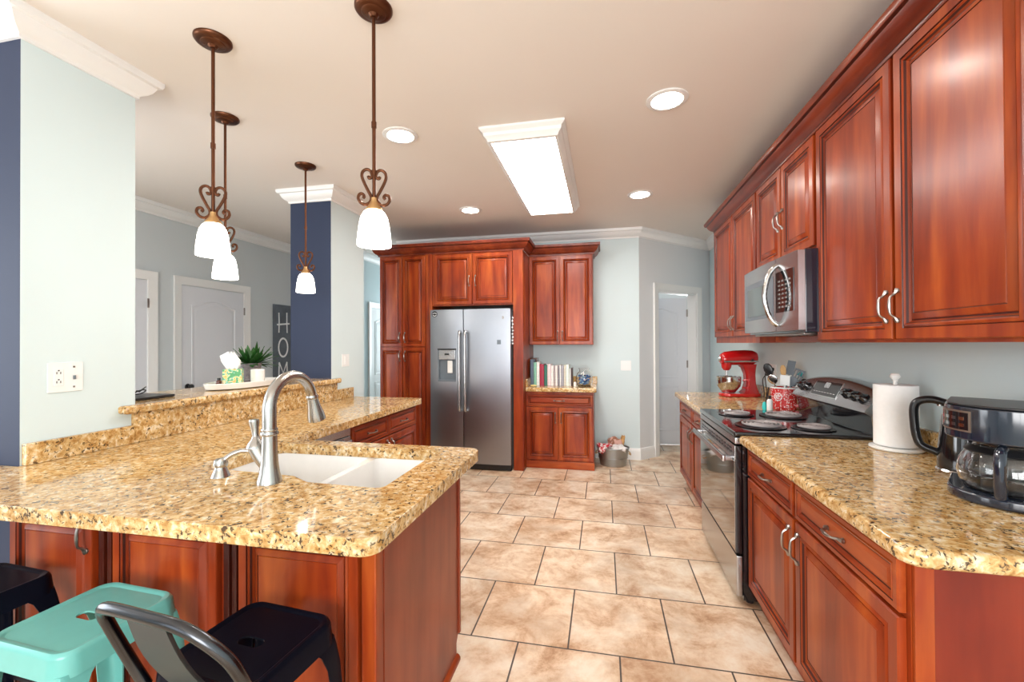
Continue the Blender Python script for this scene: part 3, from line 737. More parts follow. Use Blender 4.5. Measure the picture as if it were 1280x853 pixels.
bm = bm_new(); tube(bm, [(-0.065, 0.008, 0.152), (-0.067, 0.008, 0.168), (-0.070, 0.009, 0.190), (-0.073, 0.009, 0.214), (-0.073, 0.009, 0.222)], [0.011, 0.011, 0.013, 0.0175, 0.016], 14); obj('lever', bm, M['steel_v'], t)
t = thing('soap_dispenser', 'short brushed nickel soap dispenser left of the faucet', 'soap dispenser', (-1.415, 1.372, ZC1 + 0.001))
bm = bm_new(); lathe(bm, [(0, 0), (0.033, 0), (0.031, 0.006), (0.024, 0.022), (0.019, 0.034), (0.020, 0.038), (0, 0.038)], seg=24); obj('base', bm, M['steel_v'], t)
bm = bm_new(); lathe(bm, [(0, 0.036), (0.023, 0.037), (0.025, 0.048), (0.022, 0.062), (0.012, 0.067), (0, 0.068)], seg=24); obj('pump_head', bm, M['steel_v'], t)
bm = bm_new(); tube(bm, spline([(0.01, 0.005, 0.060), (0.030, 0.018, 0.078), (0.060, 0.034, 0.090), (0.085, 0.048, 0.086), (0.094, 0.053, 0.076)], 6), [0.010] * 10 + [0.0085] * 15, 10); obj('nozzle', bm, M['steel_v'], t)
# peninsula cabinets (stool side)
YP = 1.15
t = thing('peninsula_cabinet', 'cherry peninsula cabinet with three raised panels above the stools', 'cabinet', (-1.35, 1.5, 0))
bm = bm_new(); box(bm, -2.10, -0.665, YP + 0.022, 1.34, 0.09, ZC0 - 0.002); box(bm, -2.05, -0.665, 1.34, 1.945, 0.09, 0.62); box(bm, -2.02, -0.72, YP + 0.08, 1.88, 0, 0.09); box(bm, -0.715, -0.665, 1.34, 1.945, 0.62, ZC0 - 0.002); box(bm, -2.05, -1.625, 1.34, 1.945, 0.62, ZC0 - 0.002); box(bm, -1.625, -0.715, 1.925, 1.945, 0.62, ZC0 - 0.002)
obj('carcass', bm, M['wood'], t, world=True)
add_door(t, 'S', YP, -2.090, -1.710, 0.11, 0.828, (-1.731, 0.765), k=0.75)
add_door(t, 'S', YP, -1.622, -1.203, 0.11, 0.828, None, 'panel', k=0.75)
add_door(t, 'S', YP, -1.123, -0.708, 0.11, 0.828, None, 'panel', k=0.75)
for a, b in ((-1.705, -1.628), (-1.198, -1.128)):
    bm = bm_new(); box(bm, a + 0.012, a + 0.035, YP + 0.008, YP + 0.0225, 0.11, 0.855, 0.004); box(bm, b - 0.022, b - 0.004, YP + 0.004, YP + 0.0225, 0.11, 0.855, 0.004); obj('stile', bm, M['wood_dark'], t, world=True)  # stiles coloured dark to stand for the shade between the doors
bm = bm_new(); box(bm, -0.700, -0.652, YP + 0.004, YP + 0.05, 0.005, ZC0 - 0.002, 0.006); obj('corner_post', bm, M['wood'], t, world=True)
bm = bm_new()
def side_profile(bm, x0, x1, pts):
    a = [bm.verts.new((x0, y, z)) for y, z in pts]; b = [bm.verts.new((x1, y, z)) for y, z in pts]
    bm.faces.new(a); bm.faces.new(b[::-1])
    for i in range(len(pts)): bm.faces.new((a[i], b[i], b[(i + 1) % len(pts)], a[(i + 1) % len(pts)]))
side_profile(bm, -0.664, -0.650, [(YP + 0.05, 0.0), (1.845, 0.0), (1.845, 0.075), (1.862, 0.10), (1.885, 0.105), (1.885, ZC0 - 0.002), (YP + 0.05, ZC0 - 0.002)])
box(bm, -0.650, -0.642, 1.868, 1.885, 0.105, ZC0 - 0.002, 0.002)
obj('end_panel', bm, M['wood_panel'], t, world=True)
bm = bm_new(); sweep(bm, [(-0.650, 1.852), (-0.650, YP + 0.01)], [(0, 0), (0.016, 0), (0.016, 0.012), (0.010, 0.022), (0, 0.028)]); obj('shoe_moulding', bm, M['wood_y'], t, world=True)
# leg of the L: dishwasher and drawer cabinet, facing +x
XLG = -1.665
t = thing('dishwasher', 'stainless steel dishwasher under the far leg of the granite worktop', 'dishwasher', (-2.0, 2.33, 0))
bm = bm_new(); box(bm, -2.25, XLG - 0.03, 2.04, 2.63, 0.1, ZC0 - 0.003); box(bm, -2.25, XLG - 0.08, 2.04, 2.63, 0.0, 0.1); obj('tub_body', bm, M['black'], t, world=True)
bm = bm_new(); box(bm, XLG - 0.029, XLG, 2.045, 2.625, 0.11, 0.80, 0.006); obj('door', bm, M['steel'], t, world=True)
bm = bm_new(); box(bm, XLG - 0.029, XLG - 0.002, 2.045, 2.625, 0.803, ZC0 - 0.004, 0.004); obj('control_panel', bm, M['steel'], t, world=True)
bm = bm_new(); box(bm, XLG + 0.024, XLG + 0.042, 2.09, 2.58, 0.755, 0.785, 0.007)
for yy in (2.12, 2.55): box(bm, XLG + 0.0005, XLG + 0.026, yy - 0.01, yy + 0.01, 0.760, 0.780, 0.003)
obj('handle', bm, M['steel'], t, world=True)
t = thing('base_cabinet', 'cherry base cabinet with two drawers beside the dishwasher on the peninsula leg', 'cabinet', (-2.0, 3.17, 0))
bm = bm_new(); box(bm, -2.28, XLG - 0.021, 2.635, 3.70, 0.10, ZC0 - 0.002); box(bm, -2.28, XLG - 0.08, 2.645, 3.69, 0.0, 0.10); obj('carcass', bm, M['wood'], t, world=True)
for a, b in ((2.645, 3.150), (3.158, 3.665)):
    add_door(t, 'E', XLG, a, b, 0.695, 0.845, ((a + b) / 2, 0.77), 'drawer', 'wood_y', DRAWER, True)
    add_door(t, 'E', XLG, a, b, 0.115, 0.685, ((b - 0.03) if a < 3 else (a + 0.03), 0.60))

# ------------------------------------------------------------------ back run: pantry, fridge, bookshelf corner
YF = 4.72
CB = 2.455                     # underside of cabinet crowns
t = thing('pantry_cabinet', 'tall cherry pantry cabinet left of the refrigerator', 'cabinet', (-2.3, 5.0, 0))
bm = bm_new(); box(bm, -2.615, -1.985, YF + 0.021, YB - 0.002, 0.10, CB + 0.02); box(bm, -2.60, -1.99, YF + 0.08, YB - 0.002, 0, 0.10); obj('carcass', bm, M['wood'], t, world=True)
for a, b, hx in ((-2.605, -2.322, -2.350), (-2.312, -2.030, -2.284)):
    add_door(t, 'S', YF, a, b, 1.385, 2.440, (hx, 1.49), k=0.82)
    add_door(t, 'S', YF, a, b, 0.12, 1.372, (hx, 1.27), k=0.82)
bm = bm_new(); box(bm, -2.025, -1.987, YF + 0.004, YF + 0.02, 0.12, CB, 0.004); obj('stile', bm, M['wood'], t, world=True)
t = thing('refrigerator_surround_cabinet', 'cherry cabinet bridging over the refrigerator with tall side panels', 'cabinet', (-1.43, 5.05, 0))
bm = bm_new(); box(bm, -1.945, -0.985, YF + 0.021, YB - 0.002, 1.850, CB + 0.02); obj('carcass', bm, M['wood'], t, world=True)
bm = bm_new(); box(bm, -1.984, -1.946, YF + 0.002, YB - 0.002, 0.0, CB, 0.003); obj('side_panel', bm, M['wood'], t, world=True)
bm = bm_new(); box(bm, -0.984, -0.873, YF + 0.002, YF + 0.03, 0.0, CB, 0.003); box(bm, -0.897, -0.873, YF + 0.03, YB - 0.002, 0.0, CB); obj('side_panel', bm, M['wood'], t, world=True)
add_door(t, 'S', YF, -1.915, -1.462, 1.865, 2.440, (-1.495, 1.98 + 0.15), k=0.95)
add_door(t, 'S', YF, -1.452, -0.992, 1.865, 2.440, (-1.419, 1.98 + 0.15), k=0.95)
def cab_crown(name, path, label, z=CB, k=1.0, kz=1.06):
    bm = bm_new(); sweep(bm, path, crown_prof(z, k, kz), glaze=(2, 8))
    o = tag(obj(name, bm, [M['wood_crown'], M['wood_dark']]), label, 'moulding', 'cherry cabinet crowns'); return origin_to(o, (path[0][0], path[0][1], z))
cab_crown('crown_moulding', [(-0.868, YB - 0.37), (-0.868, YF + 0.018), (-2.62, YF + 0.018), (-2.62, YB - 0.004)], 'dark cherry crown moulding over the pantry and refrigerator')
# bookshelf corner
YU = 5.11
t = thing('wall_cabinet', 'cherry two-door wall cabinet above the counter of books', 'cabinet', (-0.5, 5.28, 1.395))
bm = bm_new(); box(bm, -0.871, -0.118, YU + 0.021, YB - 0.002, 1.395, CB + 0.02); obj('carcass', bm, M['wood'], t, world=True)
add_door(t, 'S', YU, -0.865, -0.507, 1.402, 2.440, (-0.530, 1.50), k=0.9)
add_door(t, 'S', YU, -0.497, -0.125, 1.402, 2.440, (-0.474, 1.50), k=0.9)
cab_crown('crown_moulding', [(-0.112, YB - 0.004), (-0.112, YU + 0.018), (-0.866, YU + 0.018)], 'dark cherry crown moulding on the wall cabinet above the books', k=0.95)
YK = 4.865
t = thing('base_cabinet', 'cherry base cabinet with one drawer and two doors under the books', 'cabinet', (-0.5, 5.15, 0))
bm = bm_new(); box(bm, -0.871, -0.112, YK + 0.021, YB - 0.002, 0.0, ZC0 - 0.002); obj('carcass', bm, M['wood'], t, world=True)
bm = bm_new(); box(bm, -0.871, -0.105, YK + 0.006, YK + 0.0205, 0.0, 0.085, 0.004); obj('plinth', bm, M['wood_h'], t, world=True)
add_door(t, 'S', YK, -0.862, -0.122, 0.700, 0.835, (-0.492, 0.768), 'drawer', 'wood_h', DRAWER, True)
add_door(t, 'S', YK, -0.862, -0.508, 0.100, 0.690, (-0.536, 0.575), k=0.95)
add_door(t, 'S', YK, -0.498, -0.122, 0.100, 0.690, (-0.470, 0.575), k=0.95)
t = thing('granite_worktop', 'short granite counter holding books and a glass jar', 'worktop', (-0.48, 5.1, ZC0))
bm = bm_new(); prism(bm, round_poly([(-0.871, YB - 0.002), (-0.871, 4.835), (-0.078, 4.835), (-0.078, YB - 0.002)], [0, 0.01, 0.03, 0], 4), ZC0, ZC1, 0.015, 3); obj('slab', bm, M['granite'], t, world=True)
bm = bm_new(); box(bm, -0.871, -0.078, YB - 0.028, YB - 0.002, ZB, 1.005, 0.003); box(bm, -0.871, -0.848, 4.86, YB - 0.028, ZB, 1.005, 0.003); obj('backsplash', bm, M['granite'], t, world=True)

# refrigerator
t = thing('refrigerator', 'stainless side by side refrigerator with ice dispenser', 'refrigerator', (-1.465, 5.0, 0))
YD = 4.645
bm = bm_new(); box(bm, -1.935, -1.000, YD + 0.065, YB - 0.02, 0.03, 1.785); obj('body', bm, M['grey_plastic'], t, world=True)
def fridge_door(x0, x1, hole=None):
    bm = bm_new(); n = 10
    def yy(x): s = (x - (x0 + x1) / 2) / ((x1 - x0) / 2); return YD - 0.008 * (1 - s * s)
    if hole is None:
        pts = [(x0 + (x1 - x0) * k / n, yy(x0 + (x1 - x0) * k / n)) for k in range(n + 1)] + [(x1, YD + 0.06), (x0, YD + 0.06)]
        prism(bm, pts[::-1], 0.075, 1.80, 0.003, 2)
    else:
        hx0, hx1, hz0, hz1 = hole
        for a, b, c, d in ((x0, hx0, 0.075, 1.80), (hx1, x1, 0.075, 1.80), (hx0, hx1, 0.075, hz0), (hx0, hx1, hz1, 1.80)):
            m = 4; pts = [(a + (b - a) * k / m, yy(a + (b - a) * k / m)) for k in range(m + 1)] + [(b, YD + 0.06), (a, YD + 0.06)]
            prism(bm, pts[::-1], c, d)
        bmesh.ops.remove_doubles(bm, verts=bm.verts[:], dist=0.0004)
    return bm
DH = (-1.842, -1.625, 0.985, 1.345)
fd = obj('freezer_door', fridge_door(-1.935, -1.545, DH), M['fridge_steel'], t, world=True)
rd = obj('fridge_door', fridge_door(-1.535, -1.000), M['fridge_steel'], t, world=True)
for d_, xh in ((fd, -1.572), (rd, -1.506)):
    bm = bm_new(); tube(bm, spline([(xh, YD - 0.008, 1.55), (xh, YD - 0.050, 1.535), (xh, YD - 0.060, 1.40), (xh, YD - 0.060, 1.1), (xh, YD - 0.060, 0.80), (xh, YD - 0.050, 0.68), (xh, YD - 0.008, 0.665)], 6), 0.0165, 12); obj('handle', bm, M['steel'], d_, world=True)
bm = bm_new(); box(bm, DH[0], DH[1], YD + 0.035, YD + 0.06, DH[2], DH[3]); box(bm, DH[0], DH[0] + 0.012, YD - 0.006, YD + 0.035, DH[2], DH[3]); box(bm, DH[1] - 0.012, DH[1], YD - 0.006, YD + 0.035, DH[2], DH[3]); box(bm, DH[0] + 0.012, DH[1] - 0.012, YD - 0.008, YD + 0.035, DH[2], DH[2] + 0.02)
dp = obj('ice_dispenser', bm, M['grey_plastic'], fd, world=True)
bm = bm_new(); box(bm, DH[0] + 0.012, DH[1] - 0.012, YD - 0.012, YD + 0.034, 1.235, DH[3] - 0.002, 0.004); obj('dispenser_panel', bm, M['steel'], fd, world=True)
bm = bm_new(); box(bm, -1.760, -1.705, YD - 0.0135, YD - 0.0118, 1.285, 1.305); box(bm, DH[0] - 0.004, DH[1] + 0.004, YD - 0.0115, YD - 0.007, DH[3], DH[3] + 0.014, 0.003); obj('dispenser_display', bm, M['black_gloss'], fd, world=True)
bm = bm_new(); box(bm, -1.735, -1.675, YD + 0.006, YD + 0.030, 1.08, 1.225, 0.008); obj('dispenser_paddle', bm, M['white'], fd, world=True)
bm = bm_new(); box(bm, -1.935, -1.000, YD + 0.02, YD + 0.064, 0.008, 0.070, 0.004); obj('toe_grille', bm, M['black'], t, world=True)
bm = bm_new(); lathe(bm, [(0, 0), (0.034, 0), (0.034, 0.002), (0, 0.002)], seg=28, mat=Matrix.Translation((-1.880, YD - 0.004, 1.752)) @ Matrix.Rotation(PI / 2, 4, 'X')); s = obj('sticker', bm, M['black'], fd, world=True)
bm = bm_new(); tube(bm, [(-1.880 + 0.022 * math.cos(a), YD - 0.0065, 1.752 + 0.022 * math.sin(a)) for a in [math.radians(200 + 14 * k) for k in range(11)]], 0.0035, 6); tube(bm, [(-1.905, YD - 0.0065, 1.757), (-1.880, YD - 0.0065, 1.765), (-1.855, YD - 0.0065, 1.757)], 0.0035, 6); obj('sticker_mark', bm, M['chalk'], fd, world=True)
bm = bm_new(); box(bm, -1.150, -1.105, YD - 0.0085, YD - 0.0045, 1.405, 1.455, 0.001); obj('badge', bm, M['grey_plastic'], rd, world=True)
bm = bm_new(); lathe(bm, [(0, 0), (0.017, 0), (0.017, 0.0025), (0, 0.0025)], seg=20, mat=Matrix.Translation((-1.085, YD - 0.002, 1.700)) @ Matrix.Rotation(PI / 2, 4, 'X')); obj('badge', bm, M['pewter'], rd, world=True)
bm = bm_new()
for k in range(9): lathe(bm, [(0, -0.010), (0.009, -0.006), (0.011, 0), (0.009, 0.006), (0, 0.010)], (-0.986 - 0.004 * (k % 2), YF - 0.012, 1.70 - 0.036 * k), 10)
tube(bm, [(-0.988, YF - 0.012, 1.72), (-0.988, YF - 0.012, 1.40)], 0.002, 6)
origin_to(tag(obj('bead_garland', bm, M['chalk']), 'short string of pale beads hanging beside the refrigerator door', 'beads'), (-0.988, YF - 0.012, 1.72))

# books on the counter
def ux(u, y): return y * math.tan(math.atan((u - 640) / FPX) - yaw)
BOOKS = [  # u0, u1, top v, colour, label
    (662.7, 666.6, 450.0, (0.10, 0.14, 0.20), 'tall thick slate blue book at the left end of the counter row'),
    (666.9, 670.2, 453.5, (0.22, 0.48, 0.36), 'thin pale green book right of the tall slate blue book'),
    (670.5, 674.0, 453.0, (0.82, 0.84, 0.80), 'tall white book left of the crimson book'),
    (674.3, 679.7, 455.5, (0.36, 0.015, 0.05), 'thick crimson book in the counter row'),
    (680.0, 683.6, 456.5, (0.03, 0.16, 0.12), 'dark green book right of the crimson book'),
    (683.9, 688.3, 455.5, (0.82, 0.66, 0.68), 'pinkish white book right of the dark green book'),
    (688.6, 691.4, 457.0, (0.85, 0.82, 0.80), 'white book right of the pinkish white book'),
    (691.7, 693.6, 457.5, (0.45, 0.38, 0.38), 'thin taupe book among the pale books'),
    (693.9, 696.6, 457.0, (0.80, 0.76, 0.74), 'cream book right of the thin taupe book'),
    (696.9, 699.0, 457.5, (0.22, 0.21, 0.24), 'thin charcoal book in the middle of the pale books'),
    (699.3, 701.0, 456.5, (0.85, 0.85, 0.86), 'very thin white book right of the thin charcoal book'),
    (701.3, 704.3, 457.0, (0.33, 0.33, 0.38), 'grey book between two pale thin books'),
    (704.6, 706.8, 456.5, (0.66, 0.62, 0.52), 'thin beige book near the right end of the row'),
    (707.1, 710.9, 456.0, (0.74, 0.82, 0.76), 'mint white book near the right end of the row'),
    (711.4, 713.2, 461.0, (0.85, 0.85, 0.84), 'short thin white book beside the dark brown end book'),
    (713.5, 715.2, 460.0, (0.06, 0.03, 0.03), 'short dark brown book at the right end of the row')]
for u0, u1, tv, col, lb in BOOKS:
    yb_ = 5.06 + random.uniform(-0.008, 0.008); x0, x1 = ux(u0, yb_), ux(u1, yb_); hgt = 1.41 - (tv - 430) / FPX * 5.12 - ZB
    t = thing('book', lb, 'book', ((x0 + x1) / 2, yb_, ZB), 0, 'books standing on the back counter')
    w2 = (x1 - x0) / 2; dpt = 0.17 if hgt > 0.22 else 0.14; c = min(0.004, w2 * 0.25)
    bm = bm_new()
    prism(bm, [(-w2, 0.004), (-w2 * 0.6, 0.0), (w2 * 0.6, 0.0), (w2, 0.004), (w2, dpt), (w2 - c, dpt), (w2 - c, 0.008), (-w2 + c, 0.008), (-w2 + c, dpt), (-w2, dpt)], 0, hgt)
    obj('cover', bm, plain('book_cover', col, 0.45, var=0.12, scale=40), t)
    bm = bm_new(); box(bm, -w2 + c, w2 - c, 0.009, dpt - 0.006, 0.004, hgt - 0.005); obj('pages', bm, M['paper'], t)
bm = bm_new(); box(bm, -0.846, -0.800, 5.25, 5.40, ZB, 1.235, 0.004); origin_to(tag(obj('storage_box', bm, M['brown_glass']), 'dark brown upright box behind the books against the cherry panel', 'box'), (-0.82, 5.3, ZB))
bm = bm_new(); lathe(bm, [(0, 0), (0.012, 0.003), (0.016, 0.012), (0.013, 0.02), (0, 0.024)], (0, 0, 0), 12, sx=2.3); 
origin_to(tag(obj('yellow_trinket', bm, plain('yellow_glaze', (0.75, 0.60, 0.22), 0.3)), 'small yellow trinket on the left of the book counter', 'trinket'), (0, 0, 0)).location = (-0.79, 4.93, ZB)
bm = bm_new(); lathe(bm, [(0, 0), (0.017, 0), (0.018, 0.04), (0.014, 0.046), (0.012, 0.052), (0, 0.053)], (0, 0, 0), 18); o = tag(obj('small_candle', bm, M['white']), 'tiny white jar candle between the books and the glass jar', 'candle'); o.location = (ux(718.3, 5.03), 5.03, ZB)
t = thing('glass_jar', 'round glass jar with blue pods at the right of the books', 'jar', (ux(730, 5.10), 5.10, ZB))
bm = bm_new(); lathe(bm, [(0, 0), (0.070, 0), (0.090, 0.012), (0.097, 0.05), (0.094, 0.11), (0.080, 0.150), (0.060, 0.168), (0.056, 0.180), (0.062, 0.200), (0.064, 0.210), (0.060, 0.210), (0.053, 0.182), (0.056, 0.166), (0.076, 0.147), (0.090, 0.108), (0.093, 0.05), (0.086, 0.014), (0, 0.005)], seg=32); obj('glass_body', bm, M['glass'], t)
bm = bm_new(); rnd = random.Random(3)
for k in range(60):
    a = rnd.uniform(0, 2 * PI); zz = rnd.uniform(0.022, 0.125); r = 0.068 * math.sqrt(rnd.random()); 
    lathe(bm, [(0, -0.012), (0.012, -0.006), (0.014, 0), (0.012, 0.006), (0, 0.012)], (r * math.cos(a), r * math.sin(a), zz), 8, mi=rnd.choice((0, 0, 1, 2)))
pods = obj('pods', bm, [plain('blue_pod', (0.03, 0.18, 0.50), 0.3), plain('pale_blue_pod', (0.35, 0.62, 0.80), 0.3), plain('navy_pod', (0.02, 0.05, 0.18), 0.3)], t); pods['kind'] = 'stuff'
# galvanised tub with toys
t = thing('metal_tub', 'galvanised oval metal tub on the floor beside the book cabinet', 'tub', (0.10, 5.17, 0.001))
bm = bm_new(); lathe(bm, [(0, 0), (0.155, 0), (0.160, 0.006), (0.195, 0.195), (0.203, 0.200), (0.203, 0.208), (0.195, 0.210), (0.189, 0.200), (0.153, 0.012), (0, 0.010)], seg=40, sx=0.92, sy=0.74)
lathe(bm, [(0.176, 0.085), (0.180, 0.090), (0.179, 0.096)], (0, 0, 0), 40, 0.925, 0.755, cap0=False, cap1=False); obj('tub_shell', bm, M['galv'], t)
for s in (-1, 1):
    bm = bm_new(); tube(bm, spline([(s * 0.172, -0.05, 0.15), (s * 0.194, -0.045, 0.135), (s * 0.198, 0, 0.125), (s * 0.194, 0.045, 0.135), (s * 0.172, 0.05, 0.15)], 5), 0.006, 8); obj('handle', bm, M['wood_spoon'], t)
def crumple(name, label, cat, loc, r, mat, seed, sx=1, sy=1, sz=0.7, amp=0.3):
    rn = random.Random(seed); bm = bm_new(); bmesh.ops.create_icosphere(bm, subdivisions=3, radius=r)
    ph = [(Vector((rn.uniform(-1, 1), rn.uniform(-1, 1), rn.uniform(-1, 1))).normalized(), rn.uniform(3, 9), rn.uniform(0, 6)) for _ in range(7)]
    for v in bm.verts:
        n_ = v.co.normalized(); k = 1 + amp * sum(math.sin(d.dot(n_) * f + p) for d, f, p in ph) / 4
        v.co = Vector((n_.x * r * k * sx, n_.y * r * k * sy, n_.z * r * k * sz))
    o = tag(obj(name, bm, mat), label, cat); o.location = loc; return o
def blotch(name, a, b, scale=40, th=0.5):
    m, nt, p = new_mat(name); mp = coords(nt); n = nd(nt, 'ShaderNodeTexNoise', Scale=scale, Detail=2.0); nt.links.new(mp.outputs[0], n.inputs['Vector'])
    r = ramp(nt, [(th - 0.03, a), (th + 0.03, b)]); nt.links.new(n.outputs['Fac'], r.inputs[0]); nt.links.new(r.outputs[0], p.inputs['Base Color']); setp(p, rough=0.8); return m
crumple('patterned_cloth', 'red and white patterned cloth bunched in the metal tub', 'cloth', (0.005, 5.12, 0.205), 0.085, blotch('red_white_cloth', (0.55, 0.02, 0.04), (0.85, 0.75, 0.74), 45), 1)
crumple('white_bundle', 'white cloth bundle lying at the right inside the metal tub', 'cloth', (0.165, 5.13, 0.195), 0.085, blotch('white_cloth', (0.78, 0.74, 0.72), (0.88, 0.86, 0.85), 20), 4, 1.0, 1, 0.65)
crumple('brown_soft_toy', 'brown and pink soft toy lying at the back of the metal tub', 'toy', (0.115, 5.22, 0.235), 0.075, blotch('toy_plush', (0.34, 0.15, 0.09), (0.68, 0.42, 0.36), 25), 6, 1.1, 0.8, 0.9, 0.4)
o = crumple('plush_ears', 'small brown figure sticking up at the right rim of the tub', 'toy', (0.21, 5.22, 0.275), 0.032, M['wood_spoon'], 9, 0.7, 0.7, 1.8, 0.5)

# ------------------------------------------------------------------ right run
XU = 1.07; XUC = XU + 0.021
UB, UT = 1.408, 2.500
def upper(label, y0, y1, z0, doors):
    t = thing('wall_cabinet', label, 'cabinet', (1.25, (y0 + y1) / 2, z0))
    bm = bm_new(); box(bm, XUC, XR - 0.002, y0 + 0.001, y1 - 0.001, z0, UT + 0.02); obj('carcass', bm, M['wood'], t, world=True)
    for a, b, za, zb_, h in doors: add_door(t, 'W', XU, a, b, za, zb_, h)
    return t
upper('large two-door cherry wall cabinet over the paper towels and coffee maker', 1.300, 2.505, UB, [(1.335, 1.885, UB + 0.012, 2.490, (1.865, 1.545)), (1.905, 2.490, UB + 0.012, 2.490, (1.930, 1.545))])
upper('short cherry wall cabinet directly above the microwave', 2.505, 3.390, 1.905, [(2.525, 2.935, 1.915, 2.490, (2.910, 2.16)), (2.955, 3.375, 1.915, 2.490, (2.980, 2.16))])
upper('far cherry two-door wall cabinet above the red stand mixer', 3.390, 4.600, UB, [(3.405, 3.960, UB + 0.055, 2.490, (3.935, 1.575)), (3.980, 4.580, UB + 0.055, 2.490, (4.005, 1.575))])
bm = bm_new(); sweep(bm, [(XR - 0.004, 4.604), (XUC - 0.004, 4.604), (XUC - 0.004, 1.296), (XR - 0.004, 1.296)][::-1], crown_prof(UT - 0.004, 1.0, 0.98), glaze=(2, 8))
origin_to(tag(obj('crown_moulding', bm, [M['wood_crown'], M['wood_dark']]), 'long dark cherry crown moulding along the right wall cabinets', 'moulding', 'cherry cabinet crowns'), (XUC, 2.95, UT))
bm = bm_new(); box(bm, 1.19, 1.42, 2.56, 3.385, UB + 0.002, UB + 0.040, 0.003)
origin_to(tag(obj('valance_board', bm, M['wood_y']), 'dark cherry light valance under the microwave', 'board'), (1.3, 2.95, UB))
# microwave
t = thing('microwave', 'stainless over-the-range microwave with curved handle', 'microwave', (1.2, 2.9, 1.462))
MX, MY0, MY1, MZ0, MZ1 = 0.965, 2.470, 3.330, 1.462, 1.890
bm = bm_new(); box(bm, MX + 0.045, XR - 0.002, MY0, MY1, MZ0, MZ1, 0.004); obj('body', bm, M['navy_plastic'], t, world=True)
def wfront(bm, y0, y1, z0, z1, bow=0.014, n=8, x=MX, back=0.044):
    yc, hw = (MY0 + MY1) / 2, (MY1 - MY0) / 2
    f = lambda y: x + 0.012 - bow * (1 - ((y - yc) / hw) ** 2)
    pts = [(f(y0 + (y1 - y0) * k / n), y0 + (y1 - y0) * k / n) for k in range(n + 1)] + [(x + back, y1), (x + back, y0)]
    prism(bm, pts, z0, z1, 0.002, 2)
bm = bm_new(); wfront(bm, 2.735, MY1, MZ0 + 0.012, MZ1 - 0.004); md = obj('door', bm, M['steel'], t, world=True)
bm = bm_new(); wfront(bm, 2.77, MY1 - 0.03, MZ0 + 0.095, MZ1 - 0.095, x=MX - 0.003, back=0.02); wd = obj('window_surround', bm, M['grey_plastic'], md, world=True)
bm = bm_new(); wfront(bm, 2.86, MY1 - 0.11, MZ0 + 0.115, MZ1 - 0.130, x=MX - 0.006, back=0.02); obj('window_glass', bm, M['window_grey'], md, world=True)
bm = bm_new(); wfront(bm, MY0, 2.730, MZ0 + 0.012, MZ1 - 0.004); cp = obj('control_panel', bm, M['steel'], t, world=True)
bm = bm_new(); wfront(bm, MY0 + 0.045, 2.722, MZ0 + 0.115, MZ1 - 0.085, x=MX - 0.003, back=0.02); kp = obj('keypad', bm, M['black_gloss'], cp, world=True)
bm = bm_new(); xk = MX + 0.0075
for r_ in range(7):
    for c_ in range(4):
        yk = MY0 + 0.075 + c_ * 0.042; zk = MZ0 + 0.140 + r_ * 0.024
        xk = MX + 0.009 - 0.014 * (1 - ((yk - 2.9) / 0.43) ** 2); box(bm, xk - 0.0018, xk + 0.006, yk, yk + 0.022, zk, zk + 0.009)
obj('keys', bm, M['pewter'], kp, world=True)
bm = bm_new(); tube(bm, spline([(MX - 0.002, 2.705, MZ1 - 0.045), (MX - 0.030, 2.705, MZ1 - 0.07), (MX - 0.055, 2.705, MZ1 - 0.13), (MX - 0.068, 2.705, MZ1 - 0.215), (MX - 0.055, 2.705, MZ1 - 0.30), (MX - 0.030, 2.705, MZ0 + 0.070), (MX - 0.002, 2.705, MZ0 + 0.045)], 6), 0.0135, 12); obj('handle', bm, M['chrome'], md, world=True)
bm = bm_new(); box(bm, MX + 0.06, XR - 0.05, MY0 + 0.06, MY1 - 0.06, MZ0 - 0.012, MZ0 - 0.0005, 0.003); obj('vent_grille', bm, M['pewter'], t, world=True)

# base cabinets
XB = 0.745; XBC = XB + 0.021
def base(label, y0, y1, drawers, doors, end_panel=False):
    t = thing('base_cabinet', label, 'cabinet', (1.1, (y0 + y1) / 2, 0))
    bm = bm_new(); box(bm, XBC, XR - 0.03, y0, y1, 0.10, ZC0 - 0.002); box(bm, XBC + 0.05, XR - 0.03, y0 + 0.002, y1 - 0.002, 0, 0.10); obj('carcass', bm, M['wood'], t, world=True)
    for a, b in drawers: add_door(t, 'W', XB, a, b, 0.705, 0.845, ((a + b) / 2, 0.775), 'drawer', 'wood_y', DRAWER, True, hl=0.10)
    for a, b, h in doors: add_door(t, 'W', XB, a, b, 0.115, 0.692, h)
    if end_panel:
        bm = bm_new(); box(bm, XBC + 0.002, XBC + 0.045, y0 - 0.012, y0 - 0.0005, 0.0, ZC0 - 0.002, 0.002); obj('face_frame', bm, M['wood'], t, world=True)
        bm = bm_new(); box(bm, XBC + 0.0455, XR - 0.03, y0 - 0.010, y0 - 0.0005, 0.0, ZC0 - 0.002); obj('end_panel', bm, M['wood_end'], t, world=True)
    bm = bm_new(); box(bm, XBC + 0.042, XBC + 0.0495, y0 + 0.002, y1 - 0.002, 0.0, 0.098); obj('toe_kick', bm, M['wood_y'], t, world=True)
    return t
base('cherry base cabinet under the coffee maker with two drawers', 1.300, 2.525, [(1.315, 1.935), (1.955, 2.515)], [(1.315, 1.935, (1.905, 0.595)), (1.955, 2.515, (1.985, 0.595))], True)
base('far cherry base cabinet under the red stand mixer', 3.395, 4.630, [(3.405, 4.000), (4.015, 4.615)], [(3.405, 4.000, (3.965, 0.60)), (4.015, 4.615, (4.050, 0.60))])
